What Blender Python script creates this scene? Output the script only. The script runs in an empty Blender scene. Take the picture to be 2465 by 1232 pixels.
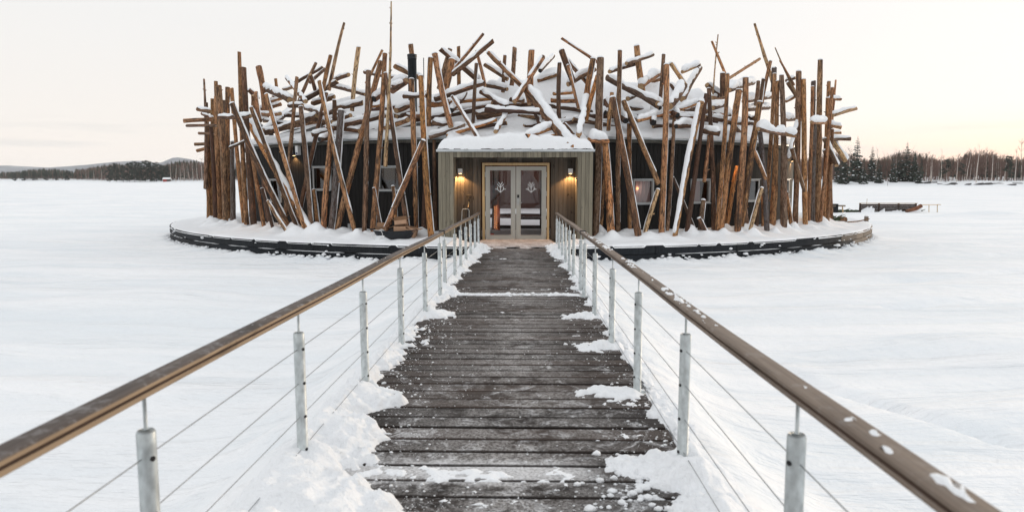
import bpy, math, random
import numpy as np
from mathutils import Vector, Matrix

scene = bpy.context.scene
COL = scene.collection
RAD = math.radians
CEN = (-0.25, 32.4)            # centre of the round floating building
EYE = 1.77

# ------------------------------------------------------------------ camera
cam_data = bpy.data.cameras.new('camera')
cam = bpy.data.objects.new('camera', cam_data)
COL.objects.link(cam)
cam.location = (0, 0, EYE)
cam.rotation_euler = (RAD(90 - 6.46), 0, RAD(1.03))
cam_data.lens = 24.0
cam_data.sensor_width = 36.0
cam_data.sensor_fit = 'HORIZONTAL'
cam_data.clip_start = 0.05
cam_data.clip_end = 12000
cam_data.dof.use_dof = True
cam_data.dof.focus_distance = 19.0
cam_data.dof.aperture_fstop = 3.2
scene.camera = cam

# ------------------------------------------------------------------ sky
SUN_AZ, SUN_EL = 52.0, 4.0     # clockwise from +Y, low behind thin cloud
sun_dir = Vector((math.sin(RAD(SUN_AZ)) * math.cos(RAD(SUN_EL)), math.cos(RAD(SUN_AZ)) * math.cos(RAD(SUN_EL)), math.sin(RAD(SUN_EL))))
world = bpy.data.worlds.new('World')
scene.world = world
world.use_nodes = True
wt = world.node_tree
wt.nodes.clear()


def wn(t, **kw):
    n = wt.nodes.new(t)
    for k, v in kw.items():
        setattr(n, k, v)
    return n


def wmath(op, a, b=None, clamp=False):
    n = wn('ShaderNodeMath', operation=op, use_clamp=clamp)
    for i, v in enumerate((a, b)):
        if v is None:
            continue
        if isinstance(v, (int, float)):
            n.inputs[i].default_value = v
        else:
            wt.links.new(v, n.inputs[i])
    return n.outputs[0]


def wramp(fac, stops):
    n = wn('ShaderNodeValToRGB')
    while len(n.color_ramp.elements) < len(stops):
        n.color_ramp.elements.new(0.5)
    for e, (p, c) in zip(n.color_ramp.elements, stops):
        e.position = p
        e.color = (*c, 1)
    wt.links.new(fac, n.inputs[0])
    return n.outputs[0]


def wmix(fac, a, b):
    n = wn('ShaderNodeMix', data_type='RGBA')
    for i, v in ((0, fac), (6, a), (7, b)):
        if isinstance(v, (int, float)):
            n.inputs[i].default_value = v
        elif isinstance(v, tuple):
            n.inputs[i].default_value = (*v, 1)
        else:
            wt.links.new(v, n.inputs[i])
    return n.outputs[2]


tc = wn('ShaderNodeTexCoord')
sep = wn('ShaderNodeSeparateXYZ')
wt.links.new(tc.outputs['Generated'], sep.inputs[0])
elev = wmath('MAXIMUM', sep.outputs['Z'], 0.0)
veil = wramp(elev, [(0.0, (0.955, 0.875, 0.805)), (0.07, (0.935, 0.89, 0.845)), (0.20, (0.905, 0.893, 0.872)), (0.55, (0.965, 0.975, 0.98)), (1.0, (1.02, 1.035, 1.05))])
dot = wn('ShaderNodeVectorMath', operation='DOT_PRODUCT')
wt.links.new(tc.outputs['Generated'], dot.inputs[0])
dot.inputs[1].default_value = sun_dir
near = wmath('MAXIMUM', dot.outputs['Value'], 0.0)
glow_wide = wmath('POWER', near, 5.0)
veil = wmix(wmath('MULTIPLY', glow_wide, 0.75), veil, (1.0, 0.985, 0.955))
low = wmath('POWER', wmath('SUBTRACT', 1.0, wmath('MULTIPLY', elev, 11.0, True), True), 1.5)
glow_low = wmath('MULTIPLY', wmath('POWER', near, 4.5), low)
veil = wmix(wmath('MULTIPLY', glow_low, 1.05, True), veil, (1.22, 0.74, 0.46))
# long grey streaks of cloud low over the hills
mp = wn('ShaderNodeMapping')
mp.inputs['Scale'].default_value = (2.2, 2.2, 34.0)
wt.links.new(tc.outputs['Generated'], mp.inputs[0])
ns = wn('ShaderNodeTexNoise')
ns.inputs['Scale'].default_value = 1.6
ns.inputs['Detail'].default_value = 3.0
wt.links.new(mp.outputs[0], ns.inputs['Vector'])
streak = wramp(ns.outputs['Fac'], [(0.0, (0, 0, 0)), (0.54, (0, 0, 0)), (0.66, (1, 1, 1)), (1.0, (1, 1, 1))])
band = wmath('MULTIPLY', wmath('SUBTRACT', 1.0, wmath('MULTIPLY', wmath('ABSOLUTE', wmath('SUBTRACT', elev, 0.045)), 22.0), True), 0.55)
sp = wn('ShaderNodeSeparateColor')
wt.links.new(streak, sp.inputs[0])
veil = wmix(wmath('MULTIPLY', sp.outputs[0], band), veil, (0.76, 0.745, 0.725))
sky = wn('ShaderNodeTexSky', sky_type='NISHITA')
sky.sun_disc = False
sky.sun_elevation = RAD(SUN_EL)
sky.sun_rotation = RAD(SUN_AZ)
sky.dust_density = 2.0
bg1 = wn('ShaderNodeBackground')
bg1.inputs['Strength'].default_value = 0.985
wt.links.new(veil, bg1.inputs['Color'])
bg2 = wn('ShaderNodeBackground')
bg2.inputs['Strength'].default_value = 0.05
thin = wmix(1.0, sky.outputs[0], (.30, .30, .42))      # what the cloud veil lets through
thin.node.blend_type = 'MULTIPLY'
wt.links.new(thin, bg2.inputs['Color'])
addb = wn('ShaderNodeAddShader')
wt.links.new(bg1.outputs[0], addb.inputs[0])
wt.links.new(bg2.outputs[0], addb.inputs[1])
wo = wn('ShaderNodeOutputWorld')
wt.links.new(addb.outputs[0], wo.inputs['Surface'])

# ------------------------------------------------------------------ sun (low, behind thin cloud)
sun_data = bpy.data.lights.new('sun', 'SUN')
sun_data.energy = 1.8
sun_data.angle = RAD(16)
sun_data.color = (1.0, 0.80, 0.58)
sun = bpy.data.objects.new('sun', sun_data)
COL.objects.link(sun)
sun.rotation_euler = (-sun_dir).to_track_quat('-Z', 'Y').to_euler()
sun.location = (60, 60, 30)

scene.view_settings.view_transform = 'Standard'
scene.view_settings.look = 'None'
scene.view_settings.exposure = 0.0
scene.view_settings.gamma = 1.0
scene.view_settings.use_curve_mapping = False

# ------------------------------------------------------------------ helpers
rng = random.Random(11)


def tag(o, label=None, cat=None, group=None, kind=None):
    for k, v in (('label', label), ('category', cat), ('group', group), ('kind', kind)):
        if v:
            o[k] = v
    return o


def empty(name, loc=(0, 0, 0), rz=0.0):
    o = bpy.data.objects.new(name, None)
    o.location = loc
    o.rotation_euler = (0, 0, rz)
    o.empty_display_size = 0.2
    COL.objects.link(o)
    return o


class MB:
    """collects simple shapes into one mesh"""

    def __init__(self):
        self.v, self.f, self.m = [], [], []

    def add(self, vs, fs, mi=0):
        n = len(self.v)
        self.v += [tuple(p) for p in vs]
        self.f += [tuple(i + n for i in q) for q in fs]
        self.m += [mi] * len(fs)
        return self

    def box(self, c, s, mi=0, rz=0.0, M=None):
        hx, hy, hz = s[0] / 2, s[1] / 2, s[2] / 2
        cz, sz = math.cos(rz), math.sin(rz)
        vs = []
        for x, y, z in ((-1, -1, -1), (1, -1, -1), (1, 1, -1), (-1, 1, -1), (-1, -1, 1), (1, -1, 1), (1, 1, 1), (-1, 1, 1)):
            X, Y, Z = x * hx, y * hy, z * hz
            X, Y = X * cz - Y * sz, X * sz + Y * cz
            p = Vector((X, Y, Z))
            if M:
                p = M @ p
            vs.append((p[0] + c[0], p[1] + c[1], p[2] + c[2]))
        return self.add(vs, [(3, 2, 1, 0), (4, 5, 6, 7), (0, 1, 5, 4), (1, 2, 6, 5), (2, 3, 7, 6), (3, 0, 4, 7)], mi)

    def tube(self, pts, rads, n=8, mi=0, caps=True):
        pts = [Vector(p) for p in pts]
        if isinstance(rads, (int, float)):
            rads = [rads] * len(pts)
        vs, fs = [], []
        ref = None
        for i, p in enumerate(pts):
            d = (pts[min(i + 1, len(pts) - 1)] - pts[max(i - 1, 0)]).normalized()
            if ref is None:
                ref = Vector((0, 0, 1)) if abs(d.z) < .9 else Vector((1, 0, 0))
            x = d.cross(ref).normalized()
            y = x.cross(d)
            ref = y
            for k in range(n):
                a = 2 * math.pi * k / n
                q = p + (x * math.cos(a) + y * math.sin(a)) * rads[i]
                vs.append(q)
            if i:
                b = (i - 1) * n
                for k in range(n):
                    fs.append((b + k, b + (k + 1) % n, b + n + (k + 1) % n, b + n + k))
        if caps:
            fs.append(tuple(range(n)))
            fs.append(tuple(range(len(vs) - 1, len(vs) - n - 1, -1)))
        return self.add(vs, fs, mi)

    def build(self, name, mats, parent=None, smooth=False, loc=None):
        me = bpy.data.meshes.new(name)
        me.from_pydata(self.v, [], self.f)
        if not isinstance(mats, (list, tuple)):
            mats = [mats]
        for m in mats:
            me.materials.append(m)
        if any(self.m):
            me.polygons.foreach_set('material_index', self.m)
        if smooth:
            me.polygons.foreach_set('use_smooth', [True] * len(me.polygons))
        me.update()
        o = bpy.data.objects.new(name, me)
        COL.objects.link(o)
        if parent:
            o.parent = parent
        if loc:
            o.location = loc
        return o


def link_mesh(name, me, parent=None, loc=(0, 0, 0)):
    o = bpy.data.objects.new(name, me)
    COL.objects.link(o)
    if parent:
        o.parent = parent
    o.location = loc
    return o


def np_mesh(name, V, F, mats, parent=None, smooth=True):
    me = bpy.data.meshes.new(name)
    V = np.asarray(V, dtype=np.float32)
    F = np.asarray(F, dtype=np.int32)
    me.vertices.add(len(V))
    me.vertices.foreach_set('co', V.ravel())
    k = F.shape[1]
    me.loops.add(F.size)
    me.loops.foreach_set('vertex_index', F.ravel())
    me.polygons.add(len(F))
    me.polygons.foreach_set('loop_start', np.arange(0, F.size, k, dtype=np.int32))
    me.polygons.foreach_set('loop_total', np.full(len(F), k, dtype=np.int32))
    for m in (mats if isinstance(mats, (list, tuple)) else [mats]):
        me.materials.append(m)
    if smooth:
        me.polygons.foreach_set('use_smooth', np.ones(len(F), dtype=bool))
    me.update(calc_edges=True)
    me.validate()
    o = bpy.data.objects.new(name, me)
    COL.objects.link(o)
    if parent:
        o.parent = parent
    return o


def grid_faces(nu, nv):
    i = np.arange(nu - 1)[:, None] * nv + np.arange(nv - 1)[None, :]
    return np.stack([i, i + nv, i + nv + 1, i + 1], -1).reshape(-1, 4)


_TAB = np.random.RandomState(5).rand(256, 256)


def vnoise(x, y, seed=0):
    x = np.asarray(x, dtype=float) + seed * 17.31
    y = np.asarray(y, dtype=float) + seed * 9.77
    xi, yi = np.floor(x).astype(int), np.floor(y).astype(int)
    fx, fy = x - xi, y - yi
    fx, fy = fx * fx * (3 - 2 * fx), fy * fy * (3 - 2 * fy)
    a, b = _TAB[xi & 255, yi & 255], _TAB[(xi + 1) & 255, yi & 255]
    c, d = _TAB[xi & 255, (yi + 1) & 255], _TAB[(xi + 1) & 255, (yi + 1) & 255]
    return (a * (1 - fx) + b * fx) * (1 - fy) + (c * (1 - fx) + d * fx) * fy


def fbm(x, y, oct=4, seed=0):
    s, a, t = 0, 1.0, 0
    for k in range(oct):
        s = s + a * (vnoise(x * 2 ** k, y * 2 ** k, seed + k) - .5)
        t += a
        a *= .5
    return s / t * 2


def sstep(a, b, x):
    t = np.clip((x - a) / (b - a), 0, 1)
    return t * t * (3 - 2 * t)


# ------------------------------------------------------------------ materials
def new_mat(name):
    m = bpy.data.materials.new(name)
    m.use_nodes = True
    nt = m.node_tree
    b = nt.nodes['Principled BSDF']
    return m, nt, b


class N:
    def __init__(self, nt):
        self.nt = nt

    def n(self, t, **kw):
        q = self.nt.nodes.new(t)
        for k, v in kw.items():
            setattr(q, k, v)
        return q

    def link(self, a, b):
        self.nt.links.new(a, b)

    def val(self, sock, v):
        if isinstance(v, (int, float)):
            sock.default_value = v
        elif isinstance(v, tuple):
            sock.default_value = (*v, 1) if len(v) == 3 and sock.type == 'RGBA' else v
        else:
            self.link(v, sock)

    def math(self, op, a, b=None, clamp=False):
        q = self.n('ShaderNodeMath', operation=op, use_clamp=clamp)
        self.val(q.inputs[0], a)
        if b is not None:
            self.val(q.inputs[1], b)
        return q.outputs[0]

    def mix(self, f, a, b, blend='MIX'):
        q = self.n('ShaderNodeMix', data_type='RGBA', blend_type=blend)
        self.val(q.inputs[0], f)
        self.val(q.inputs[6], a)
        self.val(q.inputs[7], b)
        return q.outputs[2]

    def ramp(self, f, stops):
        q = self.n('ShaderNodeValToRGB')
        while len(q.color_ramp.elements) < len(stops):
            q.color_ramp.elements.new(.5)
        for e, (p, c) in zip(q.color_ramp.elements, stops):
            e.position = p
            e.color = (c, c, c, 1) if isinstance(c, (int, float)) else (*c, 1)
        self.link(f, q.inputs[0])
        return q.outputs[0]

    def noise(self, vec, scale, detail=3, rough=.55, dist=0.0):
        q = self.n('ShaderNodeTexNoise')
        if vec is not None:
            self.link(vec, q.inputs['Vector'])
        q.inputs['Scale'].default_value = scale
        q.inputs['Detail'].default_value = detail
        q.inputs['Roughness'].default_value = rough
        q.inputs['Distortion'].default_value = dist
        return q.outputs['Fac']

    def coords(self, scale=(1, 1, 1), rand=True, src='Object'):
        t = self.n('ShaderNodeTexCoord')
        v = t.outputs[src]
        if rand:
            oi = self.n('ShaderNodeObjectInfo')
            mul = self.math('MULTIPLY', oi.outputs['Random'], 61.0)
            cmb = self.n('ShaderNodeCombineXYZ')
            for i in range(3):
                self.link(mul, cmb.inputs[i])
            ad = self.n('ShaderNodeVectorMath', operation='ADD')
            self.link(v, ad.inputs[0])
            self.link(cmb.outputs[0], ad.inputs[1])
            v = ad.outputs[0]
        mpn = self.n('ShaderNodeMapping')
        mpn.inputs['Scale'].default_value = scale
        self.link(v, mpn.inputs[0])
        return mpn.outputs[0]

    def bump(self, h, strength, dist, b):
        q = self.n('ShaderNodeBump')
        q.inputs['Strength'].default_value = strength
        q.inputs['Distance'].default_value = dist
        self.link(h, q.inputs['Height'])
        self.link(q.outputs[0], b.inputs['Normal'])


def setb(b, col=None, rough=None, metal=None, spec=None):
    if col is not None:
        b.inputs['Base Color'].default_value = (*col, 1)
    if rough is not None:
        b.inputs['Roughness'].default_value = rough
    if metal is not None:
        b.inputs['Metallic'].default_value = metal
    if spec is not None:
        b.inputs['Specular IOR Level'].default_value = spec


def plain(name, col, rough=.6, metal=0.0, var=.15, scale=(6, 6, 6), bump=.1):
    m, nt, b = new_mat(name)
    k = N(nt)
    c = k.coords(scale)
    f = k.noise(c, 1.0, 4)
    lo = tuple(x * (1 - var) for x in col)
    hi = tuple(min(1, x * (1 + var)) for x in col)
    k.link(k.ramp(f, [(.3, lo), (.7, hi)]), b.inputs['Base Color'])
    setb(b, None, rough, metal)
    if bump:
        k.bump(f, bump, .01, b)
    return m


def snow_mat(name, col=(.87, .89, .915), scales=(1.2, 7.0, 38.0), amp=.5):
    m, nt, b = new_mat(name)
    k = N(nt)
    t = k.n('ShaderNodeTexCoord').outputs['Object']
    a = k.noise(t, scales[0], 3)
    c = k.noise(t, scales[1], 4)
    d = k.noise(t, scales[2], 3)
    h = k.math('ADD', k.math('MULTIPLY', a, 1.0), k.math('ADD', k.math('MULTIPLY', c, .45), k.math('MULTIPLY', d, .14)))
    k.bump(h, amp, .05, b)
    lo = tuple(x * .975 for x in col)
    k.link(k.ramp(c, [(.3, lo), (.65, col)]), b.inputs['Base Color'])
    setb(b, None, .75, 0, .25)
    b.inputs['Subsurface Weight'].default_value = 0.0
    return m


M_SNOW = snow_mat('snow', scales=(2.2, 9.0, 34.0), amp=.8)
M_DRIFT = snow_mat('drifted_snow', scales=(.9, 3.2, 17.0), amp=.55)
M_CRUST = snow_mat('snow_clods', scales=(4.0, 22.0, 70.0), amp=.8)


def field_mat():
    """wind worked snow on the frozen river: long low ripples and fine grain"""
    m, nt, b = new_mat('snow_field')
    k = N(nt)
    t = k.n('ShaderNodeTexCoord').outputs['Object']
    mpn = k.n('ShaderNodeMapping')
    mpn.inputs['Rotation'].default_value = (0, 0, RAD(24))
    mpn.inputs['Scale'].default_value = (.16, 1.0, 1)
    k.link(t, mpn.inputs[0])
    a = k.noise(mpn.outputs[0], 1.1, 5, .6, .6)
    c = k.noise(t, 2.6, 4)
    d = k.noise(t, 24.0, 3)
    h = k.math('ADD', k.math('MULTIPLY', a, 1.9), k.math('ADD', k.math('MULTIPLY', c, .4), k.math('MULTIPLY', d, .07)))
    k.bump(h, .9, .16, b)
    crust_shade = k.noise(mpn.outputs[0], .33, 4, .6, .8)  # broad bluish patches: wind crust, plus painted shade for the hollows
    tone = k.ramp(a, [(.30, (.785, .825, .86)), (.60, (.90, .91, .925))])  # low spots bluer and darker: relief shading put into the colour
    k.link(k.mix(k.math('MULTIPLY', k.ramp(crust_shade, [(.47, 0.0), (.62, 1.0)]), .55), tone, (.775, .82, .855)), b.inputs['Base Color'])
    setb(b, None, .7, 0, .3)
    return m


M_FIELD = field_mat()


def log_mat():
    """log skin: object colour is the bare wood, its alpha how much dark bark is left"""
    m, nt, b = new_mat('log_skin')
    k = N(nt)
    oi = k.n('ShaderNodeObjectInfo')
    long_ = k.coords((26, 26, 2.0))
    wide = k.coords((21, 21, 2.6))
    fine = k.coords((36, 36, 9.0))
    f1 = k.noise(long_, 1.0, 4, .6, .4)
    f2 = k.noise(wide, 1.0, 4, .65, .5)
    f3 = k.noise(fine, 1.0, 3, .6)
    big = k.noise(k.coords((1.2, 1.2, .7)), 1.0, 2)
    tint = k.mix(1.0, oi.outputs['Color'], k.ramp(f1, [(.28, .40), (.5, .88), (.72, 1.35)]), 'MULTIPLY')
    red = k.mix(k.math('MULTIPLY', k.ramp(k.noise(k.coords((7, 7, 1.6)), 1.0, 3), [(.45, 0.0), (.7, 1.0)]), .55), tint, k.mix(1.0, tint, (1.0, .66, .5), 'MULTIPLY'))
    cover = k.math('SUBTRACT', 1.0, oi.outputs['Alpha'])
    thr = k.math('ADD', k.math('MULTIPLY', cover, .27), .375)
    thr = k.math('ADD', thr, k.math('MULTIPLY', k.math('SUBTRACT', big, .5), .35))
    diff = k.math('MULTIPLY', k.math('SUBTRACT', f2, thr), 9.0, True)
    flecks = k.ramp(f3, [(.50, 0.0), (.585, 1.0)])
    bark = k.ramp(f3, [(.25, (.026, .017, .013)), (.72, (.115, .070, .048))])
    col = k.mix(k.math('MULTIPLY', flecks, .80), red, (.055, .028, .017))
    col = k.mix(diff, col, bark)
    k.link(col, b.inputs['Base Color'])
    setb(b, None, .8, 0, .2)
    h = k.math('ADD', k.math('MULTIPLY', diff, .7), k.math('ADD', k.math('MULTIPLY', f1, .5), k.math('MULTIPLY', f3, .35)))
    k.bump(h, .8, .012, b)
    return m


M_LOG = log_mat()
M_CUT = plain('cut_wood', (.36, .23, .12), .8, 0, .35, (30, 30, 2))
M_CHAR = plain('blackened_end', (.014, .013, .013), .85, 0, .5, (30, 30, 30), .3)


def board_mat(name, lo, hi, knots=.5, rough=.75, frost=0.0):
    """sawn board, grain along local z"""
    m, nt, b = new_mat(name)
    k = N(nt)
    oi = k.n('ShaderNodeObjectInfo')
    g = k.noise(k.coords((38, 38, 1.3)), 1.0, 5, .6, .5)
    v = k.noise(k.coords((60, 60, 5)), 1.0, 3)
    kn = k.noise(k.coords((9, 9, 4.6)), 1.0, 2)
    col = k.ramp(g, [(.22, lo), (.75, hi)])
    tone = k.math('ADD', .70, k.math('MULTIPLY', oi.outputs['Random'], .6))
    cmb = k.n('ShaderNodeCombineXYZ')
    for i in range(3):
        k.link(tone, cmb.inputs[i])
    col = k.mix(1.0, col, cmb.outputs[0], 'MULTIPLY')
    col = k.mix(k.math('MULTIPLY', k.ramp(kn, [(.66, 0.0), (.72, 1.0)]), knots), col, tuple(x * .3 for x in lo))
    if frost:
        col = k.mix(k.math('MULTIPLY', k.ramp(v, [(.5, 0.0), (.75, 1.0)]), frost), col, (.6, .62, .64))
    k.link(col, b.inputs['Base Color'])
    setb(b, None, rough, 0, .25)
    k.bump(k.math('ADD', g, k.math('MULTIPLY', v, .4)), .35, .006, b)
    return m


M_WALL = board_mat('stained_wall_boards', (.006, .006, .0065), (.022, .020, .0185), .5)
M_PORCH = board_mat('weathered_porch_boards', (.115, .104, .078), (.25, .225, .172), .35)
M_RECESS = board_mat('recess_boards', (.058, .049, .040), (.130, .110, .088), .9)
M_RIM = board_mat('black_rim_boards', (.004, .006, .009), (.011, .014, .018), .1, .7, .03)
M_RIMGREY = board_mat('grey_rim_boards', (.10, .078, .06), (.25, .20, .155), .5, .8, .25)
M_DECKDARK = plain('dark_deck', (.03, .026, .024), .7)
M_FASCIA = board_mat('eave_board', (.05, .05, .045), (.11, .105, .09), .2)
M_FLASH = plain('zinc_flashing', (.50, .53, .55), .42, .55, .18, (3, 3, 12), .05)
M_ZINC = plain('galvanised_steel', (.50, .54, .55), .48, .5, .26, (30, 30, 16), .015)
M_STEEL = plain('steel_cable', (.30, .31, .32), .35, .9, .1)
M_BLACK = plain('black_rubber', (.010, .010, .012), .6, 0, .2)
M_SLED = plain('black_sled_plastic', (.006, .008, .012), .55, 0, .2, (8, 8, 8), .03)
M_FLUE = plain('black_flue_steel', (.013, .017, .020), .40, .3, .2, (8, 8, 3), .03)
M_DOOR = plain('grey_door_paint', (.40, .395, .36), .45, 0, .03, (20, 20, 4), .03)
M_PALE = board_mat('pale_frame_wood', (.38, .26, .13), (.56, .41, .23), .2)
M_WINFRAME = plain('window_frame_paint', (.42, .43, .43), .4, 0, .06)
M_WHITE = plain('white_plastic', (.74, .76, .77), .4, 0, .03)
M_NAVY = plain('navy_panel', (.02, .035, .11), .4)
M_CARD = plain('cardboard', (.40, .245, .155), .85, 0, .12, (14, 14, 14), .05)
M_CARDIN = plain('cardboard_inside', (.27, .155, .085), .85, 0, .12)
M_PAPER = plain('paper_label', (.78, .78, .78), .6, 0, .03)
M_ROPE = plain('white_cord', (.72, .72, .70), .8, 0, .1)
M_INT = board_mat('dark_red_interior', (.035, .012, .009), (.10, .034, .022), .3)
M_INTFLOOR = plain('interior_floor', (.05, .04, .038), .4)
M_CURTAIN = plain('pale_curtain', (.62, .60, .56), .9, 0, .06, (3, 3, 1))
M_PINK = plain('pink_curtain', (.52, .37, .36), .9, 0, .08, (3, 3, 1))
M_ROCK = plain('dark_rock', (.05, .048, .05), .85, 0, .5, (1, 1, 1), .4)
M_RED = plain('red_paint', (.30, .03, .02), .6)
M_TWIG = plain('spruce_twigs', (.035, .055, .022), .8, 0, .5, (9, 9, 9))
M_SPRUCE = plain('spruce_needles', (.027, .038, .027), .85, 0, .45, (.6, .6, .6), 0)
M_PINE = plain('pine_needles', (.034, .045, .031), .85, 0, .45, (.6, .6, .6), 0)
M_TRUNK = plain('dark_trunk', (.07, .05, .04), .9, 0, .4, (4, 4, 1))
M_BIRCH = plain('birch_bark', (.55, .49, .44), .8, 0, .35, (3, 3, 2))
M_TWIGS = plain('bare_twigs', (.16, .098, .078), .9, 0, .3, (.3, .3, .3), 0)
M_SCREEN = board_mat('dark_screen_boards', (.02, .014, .012), (.075, .05, .04), .3)
M_WATER = plain('dark_pool_water', (.008, .012, .014), .05, 0, .1, (2, 2, 2), .02)


def glass_mat(name, tint=(.95, .97, .97), boost=.05):
    m, nt, b = new_mat(name)
    k = N(nt)
    nt.nodes.remove(b)
    tr = k.n('ShaderNodeBsdfTransparent')
    tr.inputs[0].default_value = (*tint, 1)
    gl = k.n('ShaderNodeBsdfGlossy')
    gl.inputs['Roughness'].default_value = .015
    fr = k.n('ShaderNodeFresnel')
    fr.inputs['IOR'].default_value = 1.5
    mx = k.n('ShaderNodeMixShader')
    k.link(k.math('ADD', k.math('MULTIPLY', fr.outputs[0], 1.15), boost, True), mx.inputs[0])
    k.link(tr.outputs[0], mx.inputs[1])
    k.link(gl.outputs[0], mx.inputs[2])
    k.link(mx.outputs[0], nt.nodes['Material Output'].inputs['Surface'])
    return m


M_GLASS = glass_mat('door_glass', (.74, .70, .70), .02)
M_PANE = glass_mat('window_glass', (.85, .86, .86), .05)


def lamp_mat(name, col, strength):
    m, nt, b = new_mat(name)
    b.inputs['Emission Color'].default_value = (*col, 1)
    b.inputs['Emission Strength'].default_value = strength
    setb(b, col, .5)
    return m


M_LENS = lamp_mat('warm_lamp_lens', (1.0, .62, .28), 9.0)
M_BULB = lamp_mat('warm_bulb', (1.0, .42, .15), 3.5)


def deck_mat():
    """worn wet planks with trodden frost along the middle and scattered grains"""
    m, nt, b = new_mat('deck_planks')
    k = N(nt)
    g = k.noise(k.coords((1.6, 46, 46)), 1.0, 5, .6, .4)
    oi = k.n('ShaderNodeObjectInfo')
    base = k.ramp(g, [(.25, (.008, .0055, .0048)), (.72, (.060, .043, .035))])
    tone = k.math('ADD', .50, k.math('MULTIPLY', oi.outputs['Random'], 1.0))
    cmb = k.n('ShaderNodeCombineXYZ')
    for i in range(3):
        k.link(tone, cmb.inputs[i])
    base = k.mix(1.0, base, cmb.outputs[0], 'MULTIPLY')
    geo = k.n('ShaderNodeNewGeometry')
    pos = geo.outputs['Position']
    sx = k.n('ShaderNodeSeparateXYZ')
    k.link(pos, sx.inputs[0])
    nz = k.n('ShaderNodeSeparateXYZ')
    k.link(geo.outputs['True Normal'], nz.inputs[0])
    flat = k.ramp(nz.outputs[2], [(.80, 0.0), (.95, 1.0)])      # frost lies on the top faces only
    mid = k.math('SUBTRACT', 1.0, k.math('MULTIPLY', k.math('ABSOLUTE', k.math('ADD', sx.outputs[0], .10)), 1.05), True)
    big = k.noise(pos, 1.7, 4, .6)
    med = k.noise(pos, 8.5, 5, .7, .6)
    fin = k.noise(pos, 60.0, 4, .7)
    grit = k.noise(pos, 150.0, 2, .6)
    trod = k.math('MULTIPLY', k.ramp(k.math('ADD', k.math('MULTIPLY', big, .55), k.math('MULTIPLY', med, .55)), [(.465, 0.0), (.60, 1.0)]), k.math('ADD', .05, k.math('MULTIPLY', mid, .90)))
    frost = k.math('MULTIPLY', trod, k.ramp(fin, [(.38, 0.05), (.60, .95)]), True)
    frost = k.math('MULTIPLY', frost, k.math('MULTIPLY', flat, .92))
    col = k.mix(frost, base, (.47, .455, .445))
    off = k.math('MULTIPLY', k.math('SUBTRACT', med, .5), .34)
    smear = 0.0
    for yc, half, amt in ((3.50, .20, .95), (9.72, .20, .9)):
        dist = k.math('ABSOLUTE', k.math('SUBTRACT', k.math('ADD', sx.outputs[1], off), yc))
        one = k.math('MULTIPLY', k.math('SUBTRACT', 1.0, k.math('DIVIDE', dist, half), True), amt)
        if yc < 5:
            one = k.math('MULTIPLY', one, k.math('SUBTRACT', 1.0, k.math('MULTIPLY', k.math('SUBTRACT', sx.outputs[0], .1), 2.6, True), True))
        smear = k.math('MAXIMUM', smear, one)
    smear = k.math('MULTIPLY', k.ramp(smear, [(.05, 0.0), (.55, 1.0)]), k.math('MULTIPLY', flat, k.ramp(fin, [(.28, .25), (.6, .95)])))
    col = k.mix(smear, col, (.66, .66, .67))
    specks = k.math('MULTIPLY', k.ramp(grit, [(.64, 0.0), (.72, 1.0)]), k.math('MULTIPLY', flat, k.ramp(med, [(.44, .0), (.64, .8)])))
    col = k.mix(specks, col, (.72, .73, .74))
    patch = k.math('MULTIPLY', k.math('MULTIPLY', flat, k.ramp(k.math('ADD', k.noise(pos, 3.6, 7, .80, 1.4), k.math('MULTIPLY', k.math('MULTIPLY', k.math('SUBTRACT', 6.0, sx.outputs[1]), .4, True), .055)), [(.56, 0.0), (.68, 1.0)])), k.ramp(fin, [(.34, .15), (.60, .85)]))
    col = k.mix(patch, col, (.74, .75, .77))
    k.link(col, b.inputs['Base Color'])
    rg = k.math('ADD', .62, k.math('MULTIPLY', frost, .2))
    b.inputs['Specular IOR Level'].default_value = .22
    k.link(rg, b.inputs['Roughness'])
    h = k.math('ADD', k.math('MULTIPLY', g, .5), k.math('ADD', k.math('MULTIPLY', frost, .5), k.math('MULTIPLY', patch, 1.0)))
    k.bump(h, .5, .008, b)
    return m


M_DECK = deck_mat()


def rail_mat(name, lo, hi, frost):
    m, nt, b = new_mat(name)
    k = N(nt)
    g = k.noise(k.coords((46, 1.4, 46), False), 1.0, 5, .6, .4)
    kn = k.noise(k.coords((9, 2.2, 9), False), 1.0, 2)
    f = k.noise(k.coords((18, 18, 18), False), 1.0, 4, .7)
    col = k.ramp(g, [(.25, lo), (.75, hi)])
    col = k.mix(k.math('MULTIPLY', k.ramp(kn, [(.62, 0.0), (.70, 1.0)]), .5), col, tuple(x * .35 for x in lo))
    col = k.mix(k.math('MULTIPLY', k.ramp(f, [(.52, 0.0), (.68, 1.0)]), frost), col, (.52, .52, .53))
    k.link(col, b.inputs['Base Color'])
    setb(b, None, .7, 0, .25)
    k.bump(g, .4, .004, b)
    return m


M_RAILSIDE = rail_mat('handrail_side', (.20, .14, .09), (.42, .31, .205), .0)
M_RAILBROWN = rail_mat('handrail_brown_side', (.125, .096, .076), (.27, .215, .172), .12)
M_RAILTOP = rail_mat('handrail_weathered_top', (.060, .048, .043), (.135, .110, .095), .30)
M_RAILDARK = rail_mat('handrail_groove', (.05, .03, .02), (.09, .055, .04), 0)


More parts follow.
